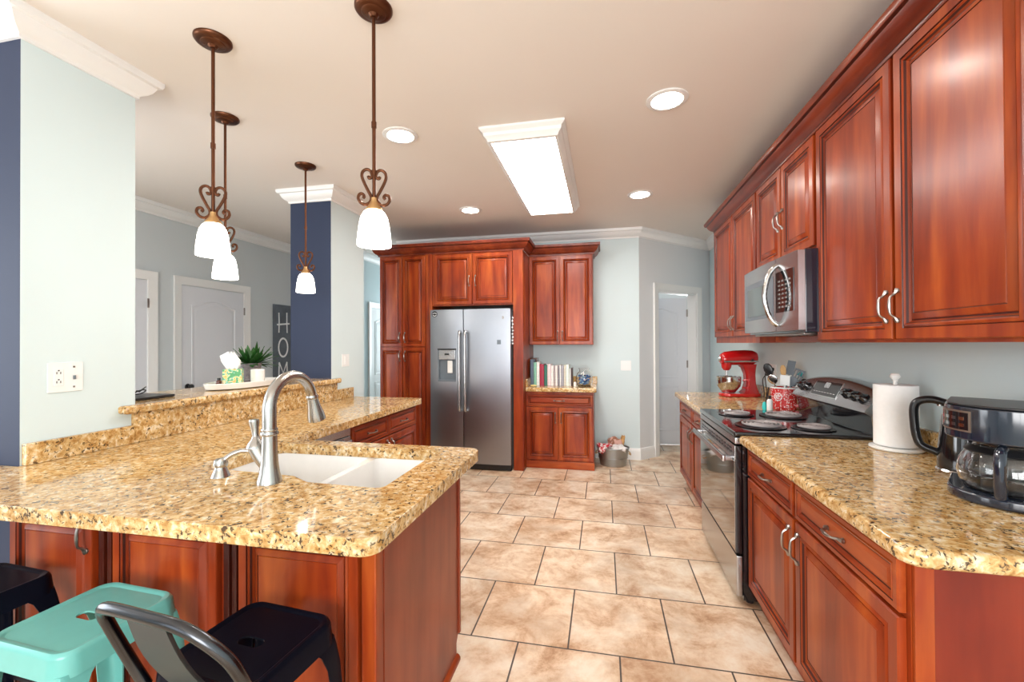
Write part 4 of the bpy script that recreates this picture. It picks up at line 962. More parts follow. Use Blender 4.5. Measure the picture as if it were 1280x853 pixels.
def right_top(label, poly, rads, by0, by1):
    t = thing('granite_worktop', label, 'worktop', (1.1, (by0 + by1) / 2, ZC0))
    bm = bm_new(); prism(bm, round_poly(poly, rads, 5), ZC0, ZC1, 0.018, 4); obj('slab', bm, M['granite'], t, world=True)
    bm = bm_new(); box(bm, XR - 0.028, XR - 0.002, by0, by1, ZB, 1.010, 0.003); obj('backsplash', bm, M['granite'], t, world=True)
right_top('near granite worktop carrying the coffee maker and paper towels', [(XR - 0.002, 2.520), (0.703, 2.520), (0.703, 1.205), (XR - 0.002, 1.205)], [0, 0.02, 0.055, 0], 1.215, 2.515)
right_top('far granite worktop carrying the red mixer and utensil crock', [(XR - 0.002, 4.665), (0.703, 4.665), (0.703, 3.400), (XR - 0.002, 3.400)], [0, 0.03, 0.012, 0], 3.405, 4.655)

# range
RX, RY0, RY1 = 0.690, 2.530, 3.388
t = thing('electric_range', 'stainless electric range with black coil cooktop', 'stove', (1.05, 2.96, 0))
bm = bm_new(); box(bm, RX + 0.035, XR - 0.02, RY0, RY1, 0.03, 0.900); obj('body', bm, M['black_gloss'], t, world=True)
for yy in (RY0 + 0.05, RY1 - 0.05):
    bm = bm_new(); lathe(bm, [(0.02, 0), (0.02, 0.03)], (RX + 0.08, yy, 0.0), 12); obj('foot', bm, M['black'], t, world=True)
bm = bm_new(); box(bm, RX - 0.005, XR - 0.10, RY0 - 0.002, RY1 + 0.002, 0.901, 0.930, 0.008, 3); ck = obj('cooktop', bm, M['black_gloss'], t, world=True)
bm = bm_new(); box(bm, RX, RX + 0.034, RY0 + 0.004, RY1 - 0.004, 0.275, 0.855, 0.006); od = obj('oven_door', bm, M['black_gloss'], t, world=True)
bm = bm_new(); box(bm, RX - 0.002, RX + 0.006, RY0 + 0.006, RY1 - 0.006, 0.778, 0.853, 0.002); obj('door_trim', bm, M['steel'], od, world=True)
bm = bm_new(); box(bm, RX - 0.003, RX + 0.002, RY0 + 0.012, RY1 - 0.012, 0.285, 0.770, 0.001); obj('oven_window', bm, M['mirror_glass'], od, world=True)
bm = bm_new()
for k in range(12): box(bm, RX - 0.0035, RX + 0.002, RY0 + 0.07 + 0.062 * k, RY0 + 0.112 + 0.062 * k, 0.824, 0.834); box(bm, RX - 0.0035, RX + 0.002, RY0 + 0.07 + 0.062 * k, RY0 + 0.112 + 0.062 * k, 0.806, 0.814)
obj('vent_slots', bm, M['black'], od, world=True)
bm = bm_new(); box(bm, RX - 0.058, RX - 0.040, RY0 + 0.03, RY1 - 0.03, 0.760, 0.792, 0.006)
for yy in (RY0 + 0.06, RY1 - 0.06): box(bm, RX - 0.043, RX - 0.0005, yy - 0.018, yy + 0.018, 0.764, 0.788, 0.004)
obj('handle', bm, M['steel'], od, world=True)
bm = bm_new(); box(bm, RX + 0.003, RX + 0.034, RY0 + 0.004, RY1 - 0.004, 0.045, 0.262, 0.006); obj('storage_drawer', bm, M['steel'], t, world=True)
bm = bm_new(); box(bm, RX - 0.002, RX + 0.034, RY0 + 0.002, RY1 - 0.002, 0.862, 0.899, 0.006); obj('front_rail', bm, M['steel'], t, world=True)
for bx, by, br in ((0.860, 3.130, 0.082), (1.130, 3.110, 0.108), (0.880, 2.735, 0.108), (1.135, 2.700, 0.082)):
    bm = bm_new(); lathe(bm, [(br + 0.022, 0.0), (br + 0.024, 0.004), (br + 0.014, 0.006), (br + 0.004, 0.002), (br * 0.4, 0.001)], (bx, by, 0.9305), 36, cap0=False); bn = obj('burner', bm, M['gunmetal'], ck, world=True)
    bm = bm_new(); pts = []; n = 110
    for k in range(n):
        s = k / (n - 1); a = s * 2 * PI * 4.2; r = br * (0.18 + 0.82 * s); pts.append((bx + r * math.cos(a), by + r * math.sin(a), 0.9445))
    tube(bm, pts, 0.0062, 6, flat=0.9); obj('coil', bm, M['coil'], ck, world=True)
# backguard with arched top
bm = bm_new(); n = 14; rows = []
for k in range(n + 1):
    s = k / n; y = RY0 - 0.002 + (RY1 - RY0 + 0.004) * s; h = 0.045 * math.sin(PI * s) ** 0.8
    rows.append([bm.verts.new(p) for p in ((XR - 0.11, y, 0.931), (XR - 0.125, y, 1.03), (XR - 0.155, y, 1.05), (XR - 0.145, y, 1.065), (XR - 0.085, y, 1.140 + h), (XR - 0.060, y, 1.152 + h), (XR - 0.022, y, 1.150 + h), (XR - 0.022, y, 0.931))])
for a, b in zip(rows, rows[1:]):
    for j in range(8):
        f = bm.faces.new((a[j], b[j], b[(j + 1) % 8], a[(j + 1) % 8])); f.material_index = 1 if j == 0 else 0
bm.faces.new(rows[0]); bm.faces.new(rows[-1])
bg = obj('backguard', bm, [M['steel'], M['black_gloss']], t, world=True)
def on_guard(y, s, off=0.0):      # a point on the slanted face: s 0..1 up the face
    h = 0.045 * math.sin(PI * min(1, max(0, (y - RY0) / (RY1 - RY0)))) ** 0.8
    a = Vector((XR - 0.145, y, 1.065)); b = Vector((XR - 0.085, y, 1.140 + h)); nrm = Vector((-(b.z - a.z), 0, b.x - a.x)).normalized()
    return a + (b - a) * s + nrm * off
def guard_patch(y0, y1, s0, s1, off0, off1):
    bm = bm_new(); vs = [bm.verts.new(on_guard(y, s, o)) for o in (off0, off1) for y, s in ((y0, s0), (y1, s0), (y1, s1), (y0, s1))]
    for q in ((0, 3, 2, 1), (4, 5, 6, 7), (0, 1, 5, 4), (1, 2, 6, 5), (2, 3, 7, 6), (3, 0, 4, 7)): bm.faces.new([vs[i] for i in q])
    return bm
obj('display_bezel', guard_patch(2.84, 3.16, 0.10, 0.92, -0.004, 0.003), M['chrome'], bg, world=True)
dsp = obj('display_panel', guard_patch(2.852, 3.148, 0.15, 0.87, 0.002, 0.0045), M['black_gloss'], bg, world=True)
bm = bm_new()
def seg(y, s0, s1): tube(bm, [on_guard(y, s0, 0.006), on_guard(y, s1, 0.006)], 0.0018, 5)
def hseg(y0, y1, s): tube(bm, [on_guard(y0, s, 0.006), on_guard(y1, s, 0.006)], 0.0018, 5)
for yc in (3.015, 2.985):
    seg(yc, 0.55, 0.78); seg(yc - 0.016, 0.55, 0.78); hseg(yc, yc - 0.016, 0.78); hseg(yc, yc - 0.016, 0.55)
for k in range(8): hseg(3.12 - 0.034 * k, 3.105 - 0.034 * k, 0.30)
obj('display_marks', bm, M['chalk'], bg, world=True)
for ky in (2.60, 2.68, 2.76, 3.24, 3.31):
    c = on_guard(ky, 0.5, 0.0); n_ = (on_guard(ky, 0.5, 1.0) - c).normalized(); R = Vector((0, 0, 1)).rotation_difference(n_).to_matrix().to_4x4()
    bm = bm_new(); lathe(bm, [(0, 0.0), (0.030, 0.0), (0.030, 0.006), (0.025, 0.012), (0.021, 0.030), (0, 0.032)], seg=20, mat=Matrix.Translation(c) @ R)
    b3 = bm_new(); box(b3, -0.004, 0.004, -0.024, 0.024, 0.028, 0.040, 0.002); bmesh.ops.transform(b3, matrix=Matrix.Translation(c) @ R, verts=b3.verts[:]); 
    tmp = bpy.data.meshes.new('t'); b3.to_mesh(tmp); b3.free(); bm.from_mesh(tmp); bpy.data.meshes.remove(tmp)
    obj('knob', bm, M['black_gloss'], bg, world=True)

# ------------------------------------------------------------------ things on the right worktops
t = thing('paper_towel_holder', 'white upright paper towel holder on the worktop next to the range', 'paper towel holder', (1.318, 2.325, ZB))
bm = bm_new(); lathe(bm, [(0, 0), (0.096, 0), (0.100, 0.005), (0.098, 0.011), (0.086, 0.015), (0, 0.016)], seg=40); obj('base', bm, M['white'], t)
bm = bm_new(); lathe(bm, [(0.008, 0.015), (0.008, 0.310), (0.012, 0.312), (0.010, 0.318), (0.020, 0.330), (0.021, 0.338), (0.015, 0.347), (0, 0.350)], seg=20); obj('post', bm, M['white'], t)
bm = bm_new(); lathe(bm, [(0.020, 0.018), (0.078, 0.018), (0.081, 0.022), (0.081, 0.292), (0.078, 0.296), (0.020, 0.296)], seg=96, cap0=False, cap1=False); lathe(bm, [(0.020, 0.296), (0.020, 0.018)], seg=24, cap0=False, cap1=False)
o = tag(obj('paper_towel_roll', bm, M['paper']), 'white roll of paper towels standing on its holder', 'paper towels'); o.location = (1.318, 2.325, ZB + 0.0005)
# kettle
t = thing('electric_kettle', 'black electric kettle with loop handle behind the coffee maker', 'kettle', (1.315, 1.930, ZB), math.radians(146))
bm = bm_new(); lathe(bm, [(0, 0.018), (0.076, 0.018), (0.077, 0.03), (0.073, 0.10), (0.066, 0.18), (0.062, 0.215), (0.058, 0.222), (0, 0.222)], seg=36); obj('body', bm, M['black_gloss'], t)
bm = bm_new(); lathe(bm, [(0, 0), (0.080, 0), (0.081, 0.012), (0.077, 0.0175), (0, 0.0175)], seg=36); obj('base_ring', bm, M['chrome'], t)
bm = bm_new(); lathe(bm, [(0.057, 0.223), (0.054, 0.245), (0.045, 0.262), (0.02, 0.270), (0, 0.271)], seg=32); obj('lid', bm, M['black'], t)
bm = bm_new(); tube(bm, spline([(0.045, 0, 0.258), (0.085, 0, 0.270), (0.122, 0, 0.262), (0.138, 0, 0.235), (0.137, 0, 0.17), (0.131, 0, 0.12), (0.117, 0, 0.088), (0.070, 0, 0.068)], 6), 0.0145, 12, flat=1.25); obj('handle', bm, M['black'], t)
bm = bm_new(); lathe(bm, [(0.0, 0.0), (0.012, 0.0), (0.012, 0.014), (0, 0.014)], (0.062, 0, 0.248), 14); obj('hinge_collar', bm, M['chrome'], t)
bm = bm_new(); prism(bm, [(-0.040, -0.022), (-0.040, 0.022), (-0.085, 0.0)], 0.20, 0.224); obj('pour_spout', bm, M['black_gloss'], t)
# coffee maker: local -y is its front
t = thing('coffee_maker', 'black drip coffee maker with glass carafe at the right edge', 'coffee maker', (1.223, 1.632, ZB), math.radians(-36.9)); t.scale = (1.10, 1.10, 0.92)
def dshape(r, back, n=18, rx=None):
    pts = [(r * math.cos(a), r * math.sin(a)) for a in [PI + PI * k / n for k in range(n + 1)]]
    return pts + [(r, back), (-r, back)]
bm = bm_new(); prism(bm, dshape(0.122, 0.14), 0.0, 0.034, 0.008, 3); obj('base', bm, M['navy_plastic'], t)
bm = bm_new(); lathe(bm, [(0, 0.0345), (0.085, 0.0345), (0.087, 0.037), (0, 0.038)], seg=36); obj('warming_plate', bm, M['black'], t)
bm = bm_new(); box(bm, -0.060, 0.115, 0.106, 0.14, 0.0345, 0.205, 0.010); obj('rear_column', bm, M['black'], t)
bm = bm_new(); prism(bm, dshape(0.126, 0.14), 0.206, 0.318, 0.006, 2); hs = obj('brew_housing', bm, M['navy_plastic'], t)
bm = bm_new(); prism(bm, dshape(0.121, 0.135), 0.3185, 0.326, 0.003, 2); obj('lid', bm, M['black'], t)
bm = bm_new(); lathe(bm, [(0.070, 0.205), (0.055, 0.199), (0.03, 0.197), (0, 0.197)], seg=28); obj('filter_funnel', bm, M['black'], t)
def curved_patch(a0, a1, z0, z1, r0, r1, n=8):
    bm = bm_new(); A = [math.radians(a0 + (a1 - a0) * k / n) for k in range(n + 1)]
    prism(bm, [(r1 * math.cos(a), r1 * math.sin(a)) for a in A] + [(r0 * math.cos(a), r0 * math.sin(a)) for a in A[::-1]], z0, z1); return bm
pf = obj('panel_frame', curved_patch(188, 238.5, 0.234, 0.304, 0.124, 0.1285), M['tan_metal'], hs)
obj('button_panel', curved_patch(190, 236, 0.240, 0.298, 0.126, 0.1297), M['black_gloss'], hs)
bm = bm_new()
for r_ in range(2):
    for c_ in range(4):
        a0 = 194 + c_ * 10.5; b3 = curved_patch(a0, a0 + 6.5, 0.250 + r_ * 0.022, 0.261 + r_ * 0.022, 0.128, 0.1304, 2); tmp = bpy.data.meshes.new('t'); b3.to_mesh(tmp); b3.free(); bm.from_mesh(tmp); bpy.data.meshes.remove(tmp)
obj('buttons', bm, M['chrome'], hs)
t2 = thing('glass_carafe', 'empty glass coffee carafe with black handle in the coffee maker', 'carafe', (1.223, 1.632, ZB + 0.0360), math.radians(-42)); t2.scale = (1.16, 1.16, 1.03)
bm = bm_new(); lathe(bm, [(0, 0), (0.080, 0), (0.092, 0.012), (0.098, 0.045), (0.094, 0.080), (0.078, 0.115), (0.064, 0.130), (0.066, 0.138), (0.062, 0.138), (0.061, 0.129), (0.075, 0.113), (0.091, 0.079), (0.095, 0.045), (0.089, 0.014), (0.078, 0.003), (0, 0.003)], seg=40); obj('glass_body', bm, M['glass'], t2)
bm = bm_new(); lathe(bm, [(0.080, 0.108), (0.083, 0.112), (0.070, 0.128), (0.067, 0.126)], seg=40, cap0=False, cap1=False); obj('collar', bm, M['black'], t2)
bm = bm_new(); tube(bm, spline([(0, -0.070, 0.128), (0, -0.100, 0.134), (0, -0.128, 0.128), (0, -0.142, 0.105), (0, -0.142, 0.06), (0, -0.138, 0.02), (0, -0.134, 0.008)], 6), [0.015] * 12 + [0.016] * 25, 12, flat=0.75); obj('handle', bm, M['navy_plastic'], t2)
# stand mixer, facing -x
t = thing('stand_mixer', 'red stand mixer with steel bowl on the far worktop', 'mixer', (1.215, 4.36, ZB), math.radians(12))
bm = bm_new(); prism(bm, round_poly([(-0.165, -0.085), (0.10, -0.105), (0.175, -0.09), (0.175, 0.09), (0.10, 0.105), (-0.165, 0.085)], [0.07, 0.05, 0.04, 0.04, 0.05, 0.07], 5), 0, 0.032, 0.010, 3); obj('base', bm, M['red'], t)
bm = bm_new()
rows = []
for z, x0, x1, hw in ((0.03, 0.03, 0.172, 0.075), (0.06, 0.052, 0.165, 0.060), (0.12, 0.066, 0.155, 0.050), (0.20, 0.062, 0.150, 0.048), (0.26, 0.040, 0.155, 0.052), (0.295, 0.0, 0.160, 0.056)):
    rows.append([bm.verts.new((x, y, z)) for x, y in rrect(x0, x1, -hw, hw, 0.03, 4)])
for a, b in zip(rows, rows[1:]):
    for j in range(len(a)): bm.faces.new((a[j], a[(j + 1) % len(a)], b[(j + 1) % len(a)], b[j]))
bm.faces.new(rows[0]); bm.faces.new(rows[-1]); obj('column', bm, M['red'], t)
bm = bm_new(); rows = []
for x, rz, ry, zc in ((-0.158, 0.040, 0.036, 0.340), (-0.150, 0.054, 0.048, 0.342), (-0.120, 0.066, 0.058, 0.345), (-0.04, 0.074, 0.064, 0.348), (0.06, 0.076, 0.066, 0.350), (0.13, 0.072, 0.062, 0.350), (0.165, 0.055, 0.048, 0.352), (0.176, 0.025, 0.022, 0.354)):
    rows.append([bm.verts.new((x, ry * math.cos(2 * PI * k / 24), zc + rz * math.sin(2 * PI * k / 24) * (1.0 if math.sin(2 * PI * k / 24) > 0 else 0.85))) for k in range(24)])
for a, b in zip(rows, rows[1:]):
    for j in range(24): bm.faces.new((a[j], a[(j + 1) % 24], b[(j + 1) % 24], b[j]))
bm.faces.new(rows[0]); bm.faces.new(rows[-1])
lathe(bm, [(0, 0.235), (0.024, 0.240), (0.040, 0.262), (0.046, 0.295), (0.046, 0.32)], (-0.105, 0, 0), 24); hd_ = obj('motor_head', bm, M['red'], t)
bm = bm_new()
for s in (-1, 1): tube(bm, [(-0.150, s * 0.048, 0.322), (-0.12, s * 0.0565, 0.322), (-0.04, s * 0.0625, 0.322), (0.06, s * 0.0645, 0.322), (0.13, s * 0.0605, 0.322), (0.165, s * 0.047, 0.322)], 0.0085, 8, flat=0.5)
obj('trim_band', bm, M['chrome'], hd_)
bm = bm_new(); lathe(bm, [(0, 0), (0.022, 0), (0.024, 0.012), (0.016, 0.02), (0, 0.022)], seg=20, mat=Matrix.Translation((-0.157, 0, 0.345)) @ Matrix.Rotation(-PI / 2, 4, 'Y')); obj('hub_cap', bm, M['chrome'], hd_)
bm = bm_new(); lathe(bm, [(0, 0.036), (0.058, 0.036), (0.060, 0.044), (0.072, 0.058), (0.098, 0.095), (0.104, 0.14), (0.104, 0.178), (0.108, 0.182), (0.101, 0.182), (0.100, 0.14), (0.094, 0.097), (0.066, 0.060), (0, 0.056)], (-0.085, 0, 0), 40); bw = obj('bowl', bm, M['chrome'], t)
bm = bm_new(); tube(bm, spline([(0.0, -0.085, 0.15), (0.03, -0.112, 0.155), (0.045, -0.115, 0.12), (0.030, -0.105, 0.085), (0.0, -0.078, 0.09)], 5), 0.007, 8); obj('bowl_handle', bm, M['red'], bw)
bm = bm_new(); tube(bm, [(-0.105, 0, 0.238), (-0.105, 0, 0.19)], 0.009, 10)
for k in range(6):
    a = PI * k / 6; tube(bm, spline([(-0.105, 0, 0.20), (-0.105 + 0.035 * math.cos(a), 0.035 * math.sin(a), 0.15), (-0.105, 0, 0.075), (-0.105 - 0.035 * math.cos(a), -0.035 * math.sin(a), 0.15), (-0.105, 0, 0.20)], 6), 0.0015, 5)
obj('whisk', bm, M['chrome'], t)
bm = bm_new(); lathe(bm, [(0, 0), (0.009, 0.002), (0.010, 0.012), (0, 0.018)], seg=12, mat=Matrix.Translation((0.10, -0.0615, 0.335)) @ Matrix.Rotation(PI / 2, 4, 'X')); obj('speed_knob', bm, M['black'], t)
# utensil crock
def dots(name):
    m, nt, p = new_mat(name); mp = coords(nt, (1, 1, 1)); v = nd(nt, 'ShaderNodeTexVoronoi', Scale=80.0, Randomness=0.6); nt.links.new(mp.outputs[0], v.inputs['Vector'])
    r = ramp(nt, [(0.30, (0.85, 0.70, 0.68)), (0.36, (0.58, 0.03, 0.03))]); nt.links.new(v.outputs['Distance'], r.inputs[0]); nt.links.new(r.outputs[0], p.inputs['Base Color']); setp(p, rough=0.15, coat=0.4); return m
CXc, CYc = 1.298, 3.545
t = thing('utensil_crock', 'red polka dot crock full of cooking utensils beside the range', 'crock', (CXc, CYc, ZB))
bm = bm_new(); lathe(bm, [(0, 0), (0.078, 0), (0.084, 0.006), (0.084, 0.155), (0.087, 0.160), (0.083, 0.164), (0.078, 0.160), (0.077, 0.012), (0, 0.010)], seg=40); obj('crock_body', bm, dots('red_polka_dot'), t)
bm = bm_new(); lathe(bm, [(0.088, 0.158), (0.089, 0.164), (0.084, 0.168), (0.079, 0.164)], seg=40, cap0=False, cap1=False); obj('rim', bm, M['white'], t)
bm = bm_new(); tube(bm, spline([(0.06, -0.058, 0.13), (0.085, -0.078, 0.125), (0.097, -0.088, 0.085), (0.082, -0.078, 0.045), (0.06, -0.058, 0.035)], 5), 0.011, 8); obj('handle', bm, M['pink'], t)
def on_crock(a, z, r=0.0852): return (r * math.cos(a), r * math.sin(a), z)
ac = math.radians(226); bm = bm_new()
tube(bm, [on_crock(ac + 0.30 * math.cos(k * PI / 12), 0.098 + 0.026 * math.sin(k * PI / 12)) for k in range(24)], 0.0024, 6, closed=True)
for a0, a1, z0, z1 in ((-0.10, -0.10, 0.086, 0.110), (-0.10, 0.10, 0.110, 0.110), (0.10, 0.10, 0.110, 0.098), (-0.10, 0.10, 0.098, 0.098), (-0.1, 0.12, 0.086, 0.086)): tube(bm, [on_crock(ac + a0, z0), on_crock(ac + (a0 + a1) / 2, (z0 + z1) / 2), on_crock(ac + a1, z1)], 0.0026, 6)
obj('emblem', bm, M['chalk'], t)
def utensil(name, label, cat, base, tip, mat_h, mat_t, kind, wid=0.03):
    """a utensil standing in the crock: handle from base to tip, head at the tip"""
    b = Vector(base); e_ = Vector(tip); d = (e_ - b).normalized(); L = (e_ - b).length
    t = thing(name, label, cat, tuple(b)); q = Vector((0, 0, 1)).rotation_difference(d).to_matrix().to_4x4()
    # turn the head's flat side to the room (-x -y)
    lw = q.inverted() @ Vector((-0.55, -0.83, 0)); rz = math.atan2(lw.y, lw.x) + PI / 2
    T = q @ Matrix.Rotation(rz, 4, 'Z')
    bm = bm_new(); tube(bm, [(0, 0, 0), (0, 0, L * 0.5), (0, 0, L * 0.72)], [0.006, 0.005, 0.0045], 8); bmesh.ops.transform(bm, matrix=T, verts=bm.verts[:]); obj('handle', bm, mat_h, t)
    bm = bm_new(); z0 = L * 0.70
    if kind == 'spatula':
        prism(bm, rrect(-wid, wid, -0.003, 0.003, 0.0029, 2), z0, L, 0.0)
    elif kind == 'turner':
        for k in range(4): box(bm, -wid + k * wid * 0.62, -wid + k * wid * 0.62 + wid * 0.30, -0.002, 0.002, z0 + 0.012, L - 0.012)
        box(bm, -wid, wid * 1.16, -0.002, 0.002, L - 0.012, L); box(bm, -wid, wid * 1.16, -0.002, 0.002, z0, z0 + 0.012)
    elif kind == 'spoon':
        lathe(bm, [(0, -1), (0.45, -0.85), (0.85, -0.4), (1, 0), (0.9, 0.5), (0.55, 0.88), (0, 1)], (0, 0, 0), 18, 1, 0.30)
        hgt = (L - z0) / 2
        for v in bm.verts: v.co = Vector((v.co.x * wid, v.co.y * wid, z0 + hgt + v.co.z * hgt))
    elif kind == 'whisk':
        for k in range(5):
            a = PI * k / 5; r = wid
            tube(bm, spline([(0, 0, z0), (r * math.cos(a), r * math.sin(a), z0 + (L - z0) * 0.65), (0, 0, L), (-r * math.cos(a), -r * math.sin(a), z0 + (L - z0) * 0.65), (0, 0, z0)], 6), 0.0016, 5)
    bmesh.ops.transform(bm, matrix=T, verts=bm.verts[:]); obj('head', bm, mat_t, t)
cz = ZB + 0.014
def U_(ub, tipu, tipv, depth_y, *a, **k):
    x = ux(tipu, depth_y); r = math.hypot(x, depth_y); D = -x * math.sin(yaw) + depth_y * math.cos(yaw); z = 1.41 - (tipv - 430) / FPX * D
    return utensil(*a[:3], (CXc + ub[0], CYc + ub[1], cz), (x, depth_y, z), *a[3:], **k)
U_((0.01, 0.02), 957, 456, 3.60, 'serving_spoon', 'large black serving spoon leaning left in the red crock', 'utensil', M['black'], M['black'], 'spoon', wid=0.032)
U_((0.0, -0.02), 963, 470, 3.50, 'slotted_spoon', 'steel slotted spoon at the left front of the red crock', 'utensil', M['chrome'], M['chrome'], 'spoon', wid=0.034)
U_((0.03, 0.03), 978, 458, 3.58, 'wooden_spoon', 'pale wooden spoon in the middle of the red crock', 'utensil', M['wood_spoon'], M['wood_spoon'], 'spoon', wid=0.020)
U_((-0.01, -0.03), 981, 471, 3.49, 'silicone_scraper', 'white broad scraper at the front of the red crock', 'utensil', M['plate'], M['plate'], 'spatula', wid=0.032)
U_((0.0, 0.03), 990, 453, 3.60, 'solid_turner', 'grey spatula standing at the back of the red crock', 'utensil', M['grey_plastic'], M['grey_plastic'], 'spatula', wid=0.026)
U_((-0.02, 0.0), 1000, 464, 3.55, 'slotted_turner', 'dark slotted turner leaning right in the red crock', 'utensil', M['black'], M['grey_plastic'], 'turner', wid=0.030)
U_((-0.045, 0.01), 1016, 458, 3.62, 'turquoise_spatula', 'turquoise spatula leaning right in the red crock', 'utensil', M['black'], M['teal_bright'], 'spatula', wid=0.036)
U_((-0.03, -0.03), 993, 473, 3.49, 'soup_ladle', 'dark grey ladle leaning right at the front of the crock', 'utensil', M['grey_plastic'], M['grey_plastic'], 'spoon', wid=0.036)
U_((0.02, -0.01), 1007, 476, 3.52, 'kitchen_spoon', 'black spoon drooping over the right rim of the crock', 'utensil', M['black'], M['black'], 'spoon', wid=0.026)
# measuring brush and small bottle left of the crock
bx_, by_ = ux(955, 3.50), 3.50
t = thing('basting_brush', 'turquoise tipped brush with dark handle leaning on the crock', 'brush', (bx_, by_, ZB))
bm = bm_new(); tube(bm, [(0.0, 0.0, 0.03), (0.03, 0.028, 0.10), (0.045, 0.045, 0.16)], 0.005, 8); obj('handle', bm, M['black'], t)
bm = bm_new(); lathe(bm, [(0, 0), (0.014, 0.001), (0.017, 0.02), (0.012, 0.05), (0.006, 0.058)], seg=14); obj('brush_head', bm, M['teal_bright'], t)
bx_, by_ = ux(961.5, 3.44), 3.44
t = thing('small_bottle', 'small white bottle with dark cap standing in front of the red crock', 'bottle', (bx_, by_, ZB))
bm = bm_new(); lathe(bm, [(0, 0), (0.018, 0), (0.019, 0.005), (0.019, 0.075), (0.008, 0.088)], seg=18); obj('bottle_body', bm, M['plate'], t)
bm = bm_new(); lathe(bm, [(0.009, 0.085), (0.010, 0.11), (0, 0.112)], seg=14); obj('cap', bm, M['black'], t)

# ------------------------------------------------------------------ things on the bar ledge
BT = 1.111
t = thing('oval_tray', 'white oval tray on the bar ledge holding the plant and tissues', 'tray', (-2.535, 2.655, BT))
bm = bm_new(); lathe(bm, [(0, 0), (0.125, 0), (0.140, 0.006), (0.147, 0.040), (0.145, 0.044), (0.141, 0.040), (0.134, 0.012), (0, 0.011)], seg=48, sx=1.0, sy=2.05); obj('tray_body', bm, M['white'], t)
TZ = BT + 0.0125
def floral(name):
    m, nt, p = new_mat(name); mp = coords(nt); v = nd(nt, 'ShaderNodeTexNoise', Scale=34.0, Detail=1.0, Distortion=1.2); nt.links.new(mp.outputs[0], v.inputs['Vector'])
    r = ramp(nt, [(0.30, (0.10, 0.42, 0.16)), (0.42, (0.30, 0.62, 0.55)), (0.50, (0.85, 0.80, 0.30)), (0.60, (0.80, 0.45, 0.12)), (0.68, (0.85, 0.85, 0.60))], 'CONSTANT'); nt.links.new(v.outputs['Fac'], r.inputs[0]); nt.links.new(r.outputs[0], p.inputs['Base Color']); setp(p, rough=0.5); return m
t = thing('tissue_box', 'floral yellow and green tissue box with a white tissue pulled up', 'tissue box', (-2.50, 2.525, TZ), math.radians(38))
bm = bm_new(); box(bm, -0.056, 0.056, -0.056, 0.056, 0, 0.122, 0.002); obj('carton', bm, floral('floral_print'), t)
bm = bm_new(); rows = []
for k, (z, w_, ox) in enumerate(((0.1225, 0.030, 0.0), (0.150, 0.045, -0.006), (0.180, 0.056, -0.018), (0.205, 0.050, -0.030), (0.235, 0.016, -0.014))):
    rows.append([bm.verts.new((ox + w_ * math.cos(2 * PI * j / 16) * (1 + 0.12 * math.sin(5 * j + k)), 0.018 * math.sin(2 * PI * j / 16) + 0.008 * math.sin(3.0 * j + 1.3 * k), z + 0.010 * math.sin(2.1 * j))) for j in range(16)])
for a, b in zip(rows, rows[1:]):
    for j in range(16): bm.faces.new((a[j], a[(j + 1) % 16], b[(j + 1) % 16], b[j]))
bm.faces.new(rows[0]); bm.faces.new(rows[-1]); obj('tissue', bm, M['paper'], t)
t = thing('potted_plant', 'leafy green plant in a grey ribbed pot on the tray', 'plant', (-2.565, 2.755, TZ))
bm = bm_new(); prof = [(0, 0), (0.048, 0)]
for k in range(7): prof += [(0.050 + 0.0018 * k, 0.006 + 0.019 * k), (0.053 + 0.0018 * k, 0.012 + 0.019 * k), (0.050 + 0.0018 * k, 0.019 + 0.019 * k)]
prof += [(0.066, 0.142), (0.066, 0.152), (0.058, 0.152), (0.056, 0.135), (0, 0.135)]
lathe(bm, prof, seg=32); obj('pot', bm, plain('grey_ribbed_pot', (0.20, 0.17, 0.17), 0.5, var=0.3, scale=60), t)
rn = random.Random(11)
def leaf_mesh(n_leaf):
    bm = bm_new()
    for k in range(n_leaf):
        a = rn.uniform(0, 2 * PI); el = math.radians(rn.uniform(12, 82)); L = rn.uniform(0.12, 0.20); wd_ = rn.uniform(0.014, 0.022)
        d = Vector((math.cos(a) * math.cos(el), math.sin(a) * math.cos(el), math.sin(el))); side = Vector((-math.sin(a), math.cos(a), 0)); p = Vector((0.018 * math.cos(a), 0.018 * math.sin(a), 0.136)); prev = None
        for s in range(8):
            f_ = s / 7; w_ = wd_ * math.sin(PI * min(1, 0.10 + 0.90 * f_)) ** 0.8; drop = Vector((0, 0, -0.055 * f_ * f_ * math.cos(el)))
            c = p + d * (L * f_) + drop; up = d.cross(side).normalized()
            row = [bm.verts.new(c - side * w_ + up * -0.004), bm.verts.new(c + up * 0.0), bm.verts.new(c + side * w_ + up * -0.004)]
            if prev:
                for j in range(2): bm.faces.new((prev[j], prev[j + 1], row[j + 1], row[j]))
            prev = row
    r = bmesh.ops.solidify(bm, geom=bm.faces[:], thickness=0.0008); return bm
o = obj('foliage', leaf_mesh(70), M['leaf'], t); o['kind'] = 'stuff'
t = thing('candle_jar', 'small white ceramic candle jar in front of the plant pot', 'candle', (-2.44, 2.675, TZ))
bm = bm_new(); lathe(bm, [(0, 0), (0.040, 0), (0.044, 0.005), (0.046, 0.108), (0.043, 0.112), (0.041, 0.100), (0, 0.098)], seg=32); obj('jar', bm, M['white'], t)
bm = bm_new(); tube(bm, [(0, 0, 0.098), (0.001, 0, 0.112)], 0.0014, 6); obj('wick', bm, M['black'], t)
t = thing('amber_bottle', 'tiny amber bottle at the left end of the white tray', 'bottle', (-2.51, 2.420, TZ))
bm = bm_new(); lathe(bm, [(0, 0), (0.016, 0), (0.017, 0.004), (0.017, 0.046), (0.009, 0.054)], seg=18); obj('bottle_body', bm, M['brown_glass'], t)
